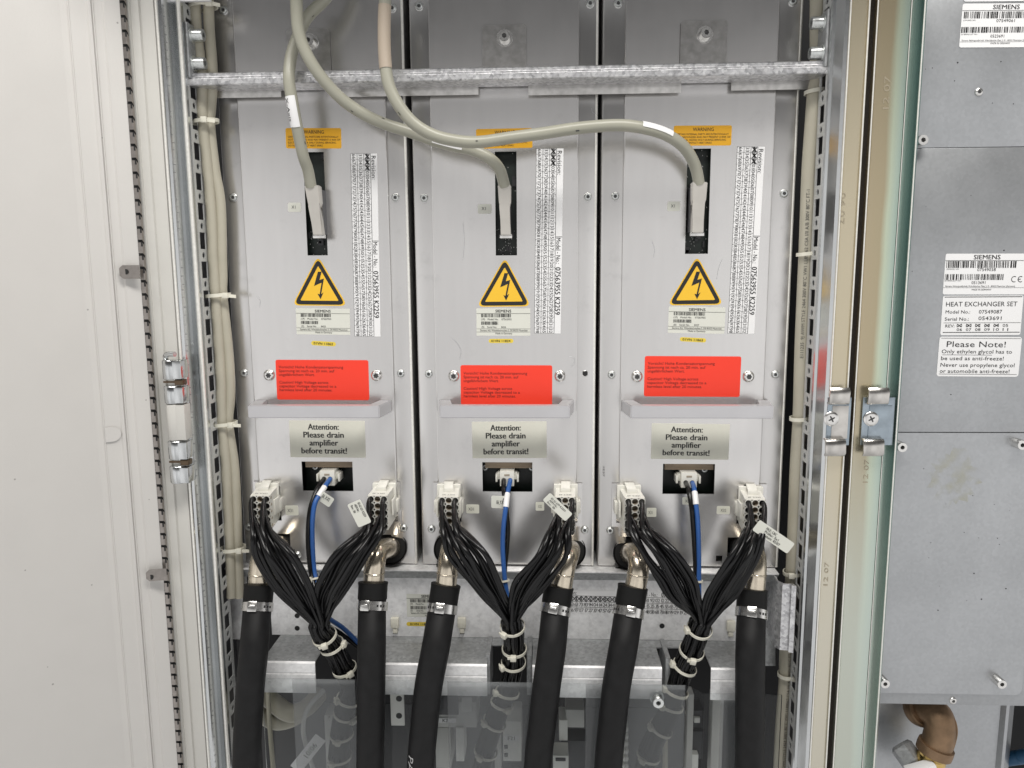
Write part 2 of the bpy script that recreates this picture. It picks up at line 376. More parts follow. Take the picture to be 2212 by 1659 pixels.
# ------------------------------------------------------------------ lettering
_tc = {}
def glyphs(s, bold=0.0):
    k = (s, bold)
    if k not in _tc:
        c = bpy.data.curves.new('t', 'FONT'); c.body = s; c.resolution_u = 2; c.offset = bold
        o = bpy.data.objects.new('t', c); me = o.to_mesh()
        vs = [(v.co.x, v.co.y) for v in me.vertices]; fs = [tuple(p.vertices) for p in me.polygons]
        o.to_mesh_clear(); bpy.data.objects.remove(o); bpy.data.curves.remove(c)
        _tc[k] = (vs, fs)
    return _tc[k]
def cap_h():
    vs, _ = glyphs('H'); return max(v[1] for v in vs)
class Frame:
    """flat rectangle: origin top-left, ex right, ey down, n out"""
    def __init__(s, tl, tr, bl):
        s.O = tl; ex = tr - tl; s.W = ex.length; s.ex = ex.normalized()
        ey = bl - tl; ey = ey - s.ex * ey.dot(s.ex); s.H = ey.length; s.ey = ey.normalized(); s.n = s.ex.cross(s.ey) * -1
        if s.n.dot(EYE - tl) < 0: s.n = -s.n
    def at(s, fx, fy, h=0): return s.O + s.ex * (fx * s.W) + s.ey * (fy * s.H) + s.n * h
def FR(tl, tr, bl, Y): return Frame(P(*tl, Y), P(*tr, Y), P(*bl, Y))
def put(mb, map_, s, cx, cy, w=None, h=.1, bold=0.0, align='c', maxw=None):
    """text into mb through map_(x, y) in metres (x right, y up about the text centre)"""
    if bold > .012 and s:            # heavier strokes: overprint with a tiny sideways shift
        q = h * bold * .9
        for k, dx in enumerate((-q, 0, q)): put(mb, lambda x, y, dx=dx, k=k: map_(x + dx, y) + (EYE - map_(x, y)).normalized() * (k * 6e-6), s, cx, cy, w - 2 * q if w else None, h, 0.0, align, maxw)
        return
    vs, fs = glyphs(s)
    if not vs: return
    ch = cap_h(); sy = h / ch
    x0 = min(v[0] for v in vs); x1 = max(v[0] for v in vs)
    sx = (w / (x1 - x0)) if w else sy
    if maxw and not w and (x1 - x0) * sx > maxw: sx = maxw / (x1 - x0)
    mid = (x0 + x1) / 2 if align == 'c' else (x0 if align == 'l' else x1)
    nv = [mb.bm.verts.new(map_(cx + (v[0] - mid) * sx, cy + (v[1] - ch / 2) * sy)) for v in vs]
    for f in fs:
        try: mb.bm.faces.new([nv[i] for i in f])
        except ValueError: pass
def ptxt(mb, fr, s, fx, fy, fw=None, fh=.1, bold=0.0, align='c', rot=0, h=.0005):
    """text on a frame; fx, fy centre in fractions, fw width fraction of W, fh height fraction of H; rot 90 = reading downwards"""
    c = fr.at(fx, fy, h)
    if rot == 0:
        m = lambda x, y: c + fr.ex * x - fr.ey * y
        put(mb, m, s, 0, 0, fw * fr.W if fw else None, fh * fr.H, bold, align)
    else:
        m = lambda x, y: c + fr.ey * x + fr.ex * y
        put(mb, m, s, 0, 0, fw * fr.H if fw else None, fh * fr.W, bold, align)
def fbox(mb, fr, x0, x1, y0, y1, h=.0005):
    mb.face([fr.at(x0, y0, h), fr.at(x0, y1, h), fr.at(x1, y1, h), fr.at(x1, y0, h)])
def bars(mb, fr, x0, x1, y0, y1, n, seed):
    rg = random.Random(seed); ws = [rg.choice((1, 1, 1, 2, 2, 3)) for _ in range(2 * n)]; t = sum(ws); x = x0
    for i, q in enumerate(ws):
        d = (x1 - x0) * q / t
        if i % 2 == 0: fbox(mb, fr, x, x + d, y0, y1)
        x += d
def sheet(fr, rad=.0015, th=.00025, lift=0.0):
    """rounded label slab"""
    W, H = fr.W, fr.H; rad = min(rad, H / 2 - 1e-5, W / 2 - 1e-5); pts = []
    for cx, cy, a0 in ((W - rad, H - rad, 0), (rad, H - rad, 90), (rad, rad, 180), (W - rad, rad, 270)):
        for k in range(5):
            a = R(a0 + 22.5 * k); pts.append(fr.O + fr.ex * (cx + rad * math.cos(a)) + fr.ey * (cy + rad * math.sin(a)) + fr.n * lift)
    mb = MB(); mb.prism(pts, fr.n * th); return mb
def label(name, fr, m, parent, prints=(), rad=.0015, th=.00025, lab=None):
    o = obj(name, sheet(fr, rad, th), m, parent, smooth=0)
    if lab: o['label'] = lab
    for nm, mb, mm in prints: obj(nm, mb, mm, o, smooth=0)
    return o

# wrapped lettering / patches on tubes
def tube_at(pts, s):
    acc = 0
    for a, b in zip(pts, pts[1:]):
        L = (b - a).length
        if acc + L >= s: t = (s - acc) / L; return a.lerp(b, t), (b - a).normalized()
        acc += L
    return pts[-1], (pts[-1] - pts[-2]).normalized()
def tube_s(pts, u_or_v, axis='v'):
    """arc length where the path crosses picture row v (axis 'v') or column u"""
    acc = 0; best = (1e9, 0)
    for i, p in enumerate(pts):
        if i: acc += (p - pts[i - 1]).length
        d = p - EYE; c = Vector((r_.dot(d), -u_.dot(d), -b_.dot(d))); q = (CV + FOC * c.y / c.z) if axis == 'v' else (CU + FOC * c.x / c.z)
        if abs(q - u_or_v) < best[0]: best = (abs(q - u_or_v), acc)
    return best[1]
def tube_pt(pts, s, ang, r):
    c, T = tube_at(pts, s); t = (EYE - c); N = (t - T * t.dot(T)).normalized(); S = N.cross(T)
    return c + (N * math.cos(ang) + S * math.sin(ang)) * r
def wrap_patch(mb, pts, s0, s1, a0, a1, r, ns=8, na=14):
    g = [[mb.bm.verts.new(tube_pt(pts, s0 + (s1 - s0) * i / ns, a0 + (a1 - a0) * j / na, r)) for j in range(na + 1)] for i in range(ns + 1)]
    for i in range(ns):
        for j in range(na): mb.bm.faces.new([g[i][j], g[i][j + 1], g[i + 1][j + 1], g[i + 1][j]])
def wrap_text(mb, pts, s, txt, h, r, w=None, sgn=1, ang=0.0, bold=0.0):
    put(mb, lambda x, y: tube_pt(pts, s + sgn * x, ang + sgn * y / r, r), txt, 0, 0, w, h, bold)

# ------------------------------------------------------------------ shared screw meshes (facing -Y, seat at origin)
def screw_mesh(name, r, h, kind='hex', washer=0.0, m=BOLT, long=0.0):
    mb = MB(); ax = Vector((0, -1, 0)); z = Vector((0, 0, 0)); o = 0.0
    if washer:
        mb.lathe(z, ax, [(washer, 0), (washer, .0009), (washer * .97, .0012), (r * .6, .0012)], 28); o = .0011
    if long: pr = [(r, o), (r, o + h * .92), (r * .93, o + h)]
    else: pr = [(r, o), (r * .99, o + h * .3), (r * .86, o + h * .75), (r * .66, o + h)]
    hr = r * .43; pr = pr + [(hr, o + h), (hr * .97, o + h * .45), (.0002, o + h * .4)]; nhex = (len(pr) - 3, len(pr) - 2)
    def fn(i, a, rr):
        if i in nhex:
            if kind == 'hex': q = (a % (math.pi / 3)) - math.pi / 6; return rr * math.cos(math.pi / 6) / math.cos(q) * 1.08
            if kind == 'torx': return rr * (1.0 + .16 * math.cos(6 * a))
            if kind == 'cross': return rr * (.35 + .65 * abs(math.cos(2 * a)) ** 3) * 1.15
        return rr
    mb.lathe(z, ax, pr, 24 if kind != 'cross' else 32, fn)
    o_ = obj(name, mb, [m], base=False, smooth=32); me = o_.data
    me.materials.append(RECESS)
    bpy.data.objects.remove(o_)
    for p in me.polygons:
        c = p.center
        if math.hypot(c.x, c.z) < hr * .75 and -c.y < o + h * .75: p.material_index = 1
    return me
SCR = screw_mesh('screw', .0050, .0032)
TORX = screw_mesh('torx_screw', .0072, .0042, 'torx', m=STEEL)
TBOLT = screw_mesh('tab_bolt', .0062, .0085, 'hex', washer=.0098, m=STEEL, long=1)
BBOLT = screw_mesh('bracket_bolt', .0068, .0125, 'hex', washer=.0088, m=BOLT, long=1)
CAPS = screw_mesh('cap_screw', .0058, .013, 'hex', m=STEEL, long=1)
RIV = screw_mesh('rivet', .0046, .0022, 'hex', m=STEEL)
PHIL = screw_mesh('cross_screw', .0085, .0018, 'cross', m=STEEL)

ZT, ZB = CAMZ + .415, CAMZ - .88          # vertical extent of the modelled cabinets
# ------------------------------------------------------------------ setting
bk = MB(); bk.box(-.60, .60, .26, .27, ZB, ZT)
o = obj('back_wall', bk, BLACKIN); o['kind'] = 'structure'; o['label'] = 'dark inside back wall of the open cabinet'

# ------------------------------------------------------------------ cabinet frame: posts with slotted edges, roof
def xw(u, Y): return PX(u, 553, Y)
cab = thing('equipment_cabinet', 'open equipment cabinet with slotted zinc posts and its white door swung open at the left', 'cabinet', (0, 0, ZB))
lp = MB()
lp.plan([(xw(378, -.068), -.068), (xw(386, -.066), -.066), (xw(412, -.047), -.047), (xw(414, -.0495), -.0495), (xw(419, -.052), -.052), (xw(425, -.051), -.051), (xw(430, -.046), -.046)], ZB, ZT, .0016)
obj('post', lp, ZINCP, cab, smooth=50)
lp = MB(); lp.plan([(xw(372, -.070), -.070), (xw(376, -.0715), -.0715), (xw(380, -.0695), -.0695)], ZB, ZT, .0012)
obj('post_lip', lp, ZINCP, cab, smooth=50)
def slot_face(x, y0, y1, th, vs_big, pitch, name):
    """perforated sheet in the plane X = x: square slots alternating with round holes"""
    mb = MB(); ym = (y0 + y1) / 2; zs = ZB; inc = [(y0, y1, ZB, ZT)]; exc = []
    k = 0; z = vs_big
    while z < ZT: z += pitch
    holes = []
    while z > ZB:
        if z + .012 < ZT and z - .012 > ZB:
            exc.append((ym - .0080, ym + .0080, z - .0098, z + .0098))
            holes.append(z - pitch / 2)
        z -= pitch
    # built in (Y, Z) as a grid plate, then turned into the X plane; round holes as small octagon-ish cuts
    for h in holes:
        if h - .004 > ZB: exc.append((ym - .0040, ym + .0040, h - .0022, h + .0022)); exc.append((ym - .0024, ym + .0024, h - .0036, h + .0036))
    mb.gridplate(inc, exc, 0, th)
    for vtx in mb.bm.verts: vtx.co = Vector((x + (vtx.co.y if name == 'r' else -vtx.co.y), vtx.co.x, vtx.co.z))
    return mb
XPL = xw(430, -.046); XPR = xw(1768, -.046)
RAIL = mat('rail_zinc', (.60, .61, .60), .5, .35, var=.06, scale=60)
PITCH = 61 * DIST / FOC * .985
obj('slotted_rail', slot_face(XPL, -.045, -.020, .0015, P(415, 327, -.035).z, PITCH, 'l'), RAIL, cab, smooth=0)
obj('slotted_rail', slot_face(XPR, -.045, -.020, .0015, P(1768, 246, -.035).z, PITCH, 'r'), RAIL, cab, smooth=0)
# sheet behind the slots (inner web of each post), coloured dark for the shade inside
m_ = MB(); m_.box(XPL - .014, XPL - .0125, -.044, .02, ZB, ZT); obj('post_web', m_, PLASTD, cab, smooth=0)
m_ = MB(); m_.box(XPR + .0125, XPR + .014, -.044, .02, ZB, ZT); obj('post_web', m_, PLASTD, cab, smooth=0)
rp = MB(); rp.plan([(xw(1768, -.046), -.046), (xw(1772, -.049), -.049), (xw(1778, -.0495), -.0495), (xw(1798, -.062), -.062), (xw(1806, -.064), -.064)], ZB, ZT, .0016)
obj('post', rp, ZINCP, cab, smooth=50)
CH1 = chromate('chromated_post', ((0, (.56, .48, .33)), (.5, (.59, .51, .35)), (1, (.55, .49, .36))), -.03, .03, (.62, .60, .52))
rp = MB(); rp.plan([(xw(1806, -.064), -.064), (xw(1809, -.071), -.071), (xw(1812, -.069), -.069), (xw(1843, -.069), -.069), (xw(1847, -.071), -.071), (xw(1850, -.066), -.066), (xw(1850, -.066), 0.0)], ZB, ZT, .0014)
obj('front_post', rp, CH1, cab, smooth=35)
for uu_, yy_ in ((1809, -.0712), (1847.5, -.0712)):  # bright tubes painting the highlights on the post lips
    mb = MB(); mb.tube([Vector((xw(uu_, yy_), yy_, ZB)), Vector((xw(uu_, yy_), yy_, ZT))], .0009, 8); obj('edge_highlight', mb, EDGE, cab)
rf = MB(); rf.box(xw(372, -.07), xw(1850, -.07), -.200, .25, ZT + .0005, ZT + .03, .002)  # out of view; overhang lengthened to shade the amplifier tops
obj('shading_roof', rf, GALVD, cab)
rf = MB(); rf.box(XPL - .003, XPR + .003, -.040, -.030, PZ(-30, 400, -.04), PZ(2, 400, -.04) + .0, .001) if False else rf.box(XPL - .03, XPL + .034, -.052, -.047, PZ(3, 430, -.05), PZ(-30, 430, -.05), .0008)
obj('corner_plate', rf, GALV, cab)
for uu_, yy_, rr_ in ((421, -.0525, .0024), (375, -.0722, .0016)):  # bright tubes stand in for light caught on the rounded edges
    mb = MB(); mb.tube([Vector((xw(uu_, yy_), yy_, ZB)), Vector((xw(uu_, yy_), yy_, ZT))], rr_, 12); obj('edge_highlight', mb, EDGE, cab)
mb = MB(); rg = random.Random(8); z = ZB + .01
while z < ZT - .01:
    t_ = .06 + .10 * rg.random(); a = Vector((xw(386, -.066), -.066, z)); b = Vector((xw(412, -.047), -.047, z)); d = (b - a); nn = Vector((d.y, -d.x, 0)).normalized(); nn = nn if nn.y < 0 else -nn
    p0 = a + d * t_ + nn * .0003; p1 = a + d * (t_ + .16) + nn * .0003; h = .0004 + .0007 * rg.random()
    mb.face([p0, p1, p1 + Vector((0, 0, h)), p0 + Vector((0, 0, h))]); z += .006 + .006 * rg.random()
obj('roll_marks', mb, GALVD, cab, smooth=0)
# stamped date on the front post
st = MB()
def stamp(mb, u, v, Y, s, hu, wu):
    c = P(u, v, Y); k = hu * (DIST + Y) / FOC
    put(mb, lambda x, y: c + Vector((-y, 0, x)), s, 0, 0, wu * (DIST + Y) / FOC, k)
def stamp_r(mb, u, v, Y, s, hu, wu):          # reading downwards
    c = P(u, v, Y); k = hu * (DIST + Y) / FOC
    put(mb, lambda x, y: c + Vector((y, 0, -x)), s, 0, 0, wu * (DIST + Y) / FOC, k)
EMB = mat('embossed_date', (.40, .35, .26), .4, .5)
stamp_r(st, 1820, 450, -.0695, '04 07', 11, 64); stamp(st, 1781 + 4, 1240, -.0695, '12 07', 9, 55)
obj('stamped_date', st, EMB, cab, smooth=0)

# foam seal between the two cabinets
fm = MB(); fm.box(xw(1850.5, -.06), xw(1863.5, -.06), -.060, .0, ZB, ZT)
tag(obj('foam_seal', fm, FOAM), 'dark brown foam strip squeezed between the two cream cabinet posts', 'seal')

# ------------------------------------------------------------------ white frame edge, door, gasket, hinge
m_ = MB(); m_.plan([(xw(311, -.078), -.078), (xw(318, -.0795), -.0795), (xw(322, -.0755), -.0755), (xw(338, -.0745), -.0745), (xw(342, -.0715), -.0715), (xw(369, -.0715), -.0715), (xw(372, -.0695), -.0695), (xw(373, -.0695), -.02)], ZB, ZT, .0015)
obj('door_frame', m_, FRAMEW, cab, smooth=35)

def dl(u, extra=0.0):                       # point on the open door's inner face, pushed out by extra
    t = (303 - u) / 303.0; Y = -.080 - .082 * t
    return (xw(u, Y) + extra * .62, Y - extra * .78)
prof = [dl(-260), dl(176), dl(190), dl(195, .0022), dl(229, .0022), dl(234, .0045), dl(238, .0045), dl(241, .0025), dl(247, .0030), dl(262, .0030), dl(266, .0050), dl(300, .0050), dl(303, .0030)]
m_ = MB(); m_.plan(prof, ZB, ZT, .0018)
for uu_ in (193, 233, 243, 264):
    q = dl(uu_, .0032 if uu_ > 200 else .0016); m_.tube([Vector((*q, ZB)), Vector((*q, ZT))], .0008 if uu_ < 250 else .0006, 8)
door = obj('door', m_, DOORW, cab, smooth=30)
# raised lug outline pressed into the door at handle height
lug = MB(); c0, c1 = Vector((*dl(193, .0030), 0)), Vector((*dl(229, .0030), 0)); zt, zb = P(*(212, 919), -.1).z, P(*(212, 950), -.1).z
ex = (c1 - c0).normalized(); n_ = Vector((.62, -.78, 0)); pts = []
W_ = (c1 - c0).length
for k in range(0, 9):
    a = R(90 - 22.5 * k); r0 = (zt - zb) / 2
    pts.append(c0 + ex * (W_ - r0 + r0 * math.cos(a)) + Vector((0, 0, (zt + zb) / 2 + r0 * math.sin(a))))
poly = [c0 + Vector((0, 0, zt))] + pts + [c0 + Vector((0, 0, zb))]
lug.prism(poly, n_ * .0012); obj('pressed_lug', lug, DOORW, door, smooth=30)
# spring finger gasket with its two earthing tabs
fg = MB(); bkf = MB()
xa, ya = dl(298, .0052); xb, yb = dl(312, .0040)
A_ = Vector((xa, ya, 0)); B_ = Vector((xb, yb, 0)); e1 = (B_ - A_).normalized(); nf = Vector((e1.y, -e1.x, 0)); nf = nf if nf.y < 0 else -nf
bkf.prism([A_ + Vector((0, 0, ZB)), B_ + Vector((0, 0, ZB)), B_ + Vector((0, 0, ZT)), A_ + Vector((0, 0, ZT))], nf * .0006)
pit = 28.6 * (DIST - .08) / FOC; z = ZB + .004; W_ = (B_ - A_).length
while z < ZT - .02:
    h = pit * .80
    a = A_ + nf * .0008; b = A_ + e1 * W_ * .38 + nf * .0034; c = A_ + e1 * W_ * .55 + nf * .0036; d = B_ + nf * .0012
    for p, q in ((a, b), (b, c), (c, d)):
        dz = .0 if q is not d else -.0035
        fg.face([p + Vector((0, 0, z)), q + Vector((0, 0, z + dz)), q + Vector((0, 0, z + h + dz)), p + Vector((0, 0, z + h))])
    # pierced window at the crest
    for s0 in (.30,):
        cc = A_ + e1 * W_ * .30 + nf * .0040
        bkf.face([cc + Vector((0, 0, z + h * .62)), cc + e1 * W_ * .28 + Vector((0, 0, z + h * .62)), cc + e1 * W_ * .28 + Vector((0, 0, z + h * 1.02)), cc + Vector((0, 0, z + h * 1.02))])
    z += pit
obj('gasket_strip', bkf, DARKH, door, smooth=0)
obj('spring_finger_strip', fg, FING, door, smooth=25)
for (u0, u1, v0, v1, hx, hy) in ((266, 306, 573, 602, 280, 587), (323, 364, 1225, 1250, 334, 1241)):
    Yt = -.092; tl, br = P(u0, v0, Yt), P(u1, v1, Yt); tb = MB()
    w_, h_ = br.x - tl.x, tl.z - br.z; c = .0035; z0 = br.z; x0 = tl.x
    poly = [(x0 + c, z0), (x0 + w_, z0), (x0 + w_, z0 + h_), (x0 + c, z0 + h_), (x0, z0 + h_ - c), (x0, z0 + c)]
    d2 = lambda x: Yt - .004 + (x0 + w_ - x) * -.25
    tb.prism([Vector((x, d2(x), z)) for x, z in poly], (0, .001, 0)); t_ = obj('earthing_tab', tb, FING, door, smooth=20)
    hp = P(hx, hy, Yt); hb = MB(); hb.lathe(Vector((hp.x, d2(hp.x) + .0002, hp.z)), Vector((-.24, -.97, 0)), [(.0030, 0), (.0030, .0006)], 16); obj('tab_hole', hb, DARKH, door)
# hinge
Yh = -.088
def hz(v): return P(372, v, Yh).z
def hx(v): return P(373 + (v - 780) * .075, v, Yh).x
HX = P(373, 790, Yh).x
def knuck(v0, v1, r, m, name, plate=True):
    mb = MB(); z0, z1 = hz(v1), hz(v0); mb.lathe(Vector((HX - .0015, Yh, z0)), Vector((0, 0, 1)), [(r * .92, 0), (r, .001), (r, z1 - z0 - .001), (r * .92, z1 - z0)], 24)
    if plate: mb.box(HX - .001, HX + .0135, Yh - r * .86, Yh + r, z0 + .0005, z1 - .0005, .001)
    return obj(name, mb, m, hg)
hg = cab; hg = knuck(872, 949, .0088, FRAMEW, 'hinge', True)
knuck(777, 818, .0098, ZINCP, 'hinge_knuckle'); knuck(833, 870, .0098, ZINCP, 'hinge_knuckle')
knuck(951, 990, .0098, ZINCP, 'hinge_knuckle'); knuck(1005, 1041, .0098, ZINCP, 'hinge_knuckle')
for v0, v1 in ((817, 832), (989, 1004)):
    mb = MB(); z0, z1 = hz(v1), hz(v0); mb.box(HX + .004, HX + .0140, Yh - .0070, Yh + .004, z0 + .001, z1 - .001, .0006); mb.box(HX - .011, HX + .004, Yh - .003, Yh - .001, z0 + .003, z1 - .003)
    obj('spring_clip', mb, mat('clip_bronze', (.12, .085, .055), .35, .8), hg)
mb = MB(); mb.tube(spline([Vector((HX - .006, Yh - .002, hz(782))), Vector((HX - .005, Yh - .005, hz(768))), Vector((HX + .0005, Yh - .010, hz(763))), Vector((HX + .010, Yh - .013, hz(762.5)))], 6), .0030, 12)
obj('hinge_pin', mb, ZINCP, hg)

# ------------------------------------------------------------------ amplifiers
ROWS = dict(r427=PZ(426, 1177), r807=PZ(808, 1177), r1143=PZ(1143, 1177))
AMPS = [
    dict(name='left', side='leftmost', L=(505, 807), Rr=(890, 807), CL=(533, 553), CR=(841.6, 553), WL=None, WR=(865, 1060), nl=(545, 628), nr=(812, 871),
         top=[(482, 21.7), (847, 17)], mid=[(503.5, 426.7), (854, 426.7)], low=[(527, 806), (865.6, 807)], bot=[(538, 1139), (872, 1141), (643, 1198)], hole=None,
         torx=[(582.7, 810), (814, 810.7)], warn=((616.7, 276.7), (736.7, 276.7), (617, 320.7)), slot=(655, 699.5, 329, 552, 9), x1=((621.7, 437.7), (650, 437.7), (622, 458)),
         tri=((687, 560), (637.7, 656), (744, 657)), sie=((639, 665.7), (755.6, 667), (640, 722)), pill=((672.5, 736), (725.5, 739), (672, 745.5)), rev=((757, 331.7), (814.6, 331.7), (771.6, 726.5)),
         red=((595, 777), (795.6, 778), (599, 863)), att=((624, 908), (788, 909), (626, 987.5)), x2o=(651.7, 761.5, 996.5, 1060), han=((553, 846.6), 864), plug=(581, 833), x31=((616, 1092), (644, 1092), (616, 1113)), x32=None, x2s=None,
         serial='8425', pilltxt='01VN 11863', plugL=(690, 723, 1017, 1049.5), feet=(527, 907), X='X', xs=['00', '01', '02']),
    dict(name='middle', side='middle', L=(902, 807), Rr=(1286, 807), CL=(937, 553), CR=(1247, 553), WL=(936, 1060), WR=(1258, 1060), nl=(937, 990), nr=(1200, 1258),
         top=[(905, 12.7), (1275, 7)], mid=[(916, 427.7), (1270, 425)], low=[(926, 808)], bot=[(932, 1143), (1263, 1145)], hole=(1264, 807),
         torx=[(980.6, 812), (1209.6, 812)], warn=((1028.3, 279), (1150, 276.5), (1028.6, 321.5)), slot=(1069, 1115.6, 328, 552, 1.5), x1=((1032, 440.7), (1062, 440.7), (1032, 461.7)),
         tri=((1090.6, 563), (1036, 659), (1141, 658)), sie=((1029, 666), (1145.5, 666), (1028.6, 725)), pill=((1055.6, 732), (1109, 732), (1055.6, 740.8)), rev=((1158.3, 320.7), (1217.3, 320.7), (1154, 719.7)),
         red=((994.6, 788.7), (1193, 789.2), (996, 874.7)), att=((1019, 911), (1180.6, 910), (1020.5, 990)), x2o=(1042, 1150, 998, 1061.3), han=((949, 1240), 863.5), plug=(971, 1222), x31=((1007, 1089.6), (1035, 1090), (1007, 1108.7)), x32=((1157, 1084.5), (1175.5, 1084.5), (1157, 1103)), x2s=None,
         serial='8426', pilltxt='01VN 11824', plugL=(1079.6, 1110.6, 1018, 1050.6), feet=(909, 1287), X='Y', xs=['00', '01', '02']),
    dict(name='right', side='rightmost', L=(1294.6, 807), Rr=(1699.8, 807), CL=(1345.5, 553), CR=(1660.5, 553), WL=(1322, 1060), WR=(1656, 1060), nl=(1322, 1380), nr=(1571, 1652),
         top=[(1335.6, 6.7), (1713, 2.7)], mid=[(1329, 424), (1693.7, 418)], low=[(1321, 809.7), (1674.7, 809)], bot=[(1318, 1146)], hole=(1553, 1206),
         torx=[(1375.6, 813), (1616, 813)], warn=((1455.6, 271.6), (1581, 270.7), (1455, 315)), slot=(1485, 1535.7, 321.7, 548.5, -7), x1=((1441.6, 435), (1469.6, 435), (1441.2, 456)),
         tri=((1505.7, 559.7), (1448, 656), (1556.5, 654.7)), sie=((1445, 662), (1567.5, 664), (1443.6, 719)), pill=((1469, 728), (1525.5, 731), (1468.7, 737)), rev=((1592.5, 316.7), (1652.4, 317), (1578, 720)),
         red=((1393, 769), (1601.4, 770), (1391, 856)), att=((1408, 914), (1577, 916), (1407.5, 991)), x2o=(1432, 1544.3, 1001.5, 1066.5), han=((1342.5, 1660), 863.5), plug=(1357.5, 1618.7), x31=((1397, 1097), (1418, 1097), (1397, 1116.5)), x32=((1548.5, 1093), (1577, 1093.5), (1548.5, 1110.5)), x2s=((1474, 1074), (1495, 1074), (1474, 1090)),
         serial='8427', pilltxt='01VN 11863', plugL=(1472, 1505, 1021, 1054), feet=(1297, 1681), X='Z', xs=['00', '01', '02'])]
Z1223 = PZ(1223, 1177)
def revtable(fr, xs, mb, seed):
    # columns from the right: heading, 00-32, 33-65, 66-98; reading downwards
    rg = random.Random(seed); cw = .245; n = 33
    for c in range(3):
        x1 = 1 - .25 - c * .25; x0 = x1 - .25
        fbox(mb, fr, x1 - .008, x1 + .008, 0, 1)
        for k in range(n + 1):
            y = min(.999, max(.001, k / n)); fbox(mb, fr, x0, x1, y - .0006, y + .0006)
            if k < n: ptxt(mb, fr, '%02d' % (k + 33 * c), (x0 + x1) / 2, (k + .5) / n, None, .125, .0, rot=90)
    fbox(mb, fr, 0, .012, 0, 1)
    for k in range(3):                                      # first three revisions struck out by hand
        y = (k + .5) / n; x = .63
        for a, b in (((-.085, -.013), (.085, .013)), ((-.085, .013), (.085, -.011)), ((-.02, -.014), (.03, .014))):
            p, q = fr.at(x + a[0], y + a[1], .0006), fr.at(x + b[0], y + b[1], .0006); d = (q - p).normalized(); s_ = d.cross(fr.n) * .00055
            mb.face([p - s_, q - s_, q + s_, p + s_])
    fbox(mb, fr, .75, 1, .468, .4705)
    ptxt(mb, fr, 'Revision:', .865, .075, .125, .16, .004, rot=90)
    ptxt(mb, fr, 'Model - No.:', .865, .545, .14, .16, .004, rot=90)
    ptxt(mb, fr, '07563955 K2259', .865, .765, .262, .19, .022, rot=90)

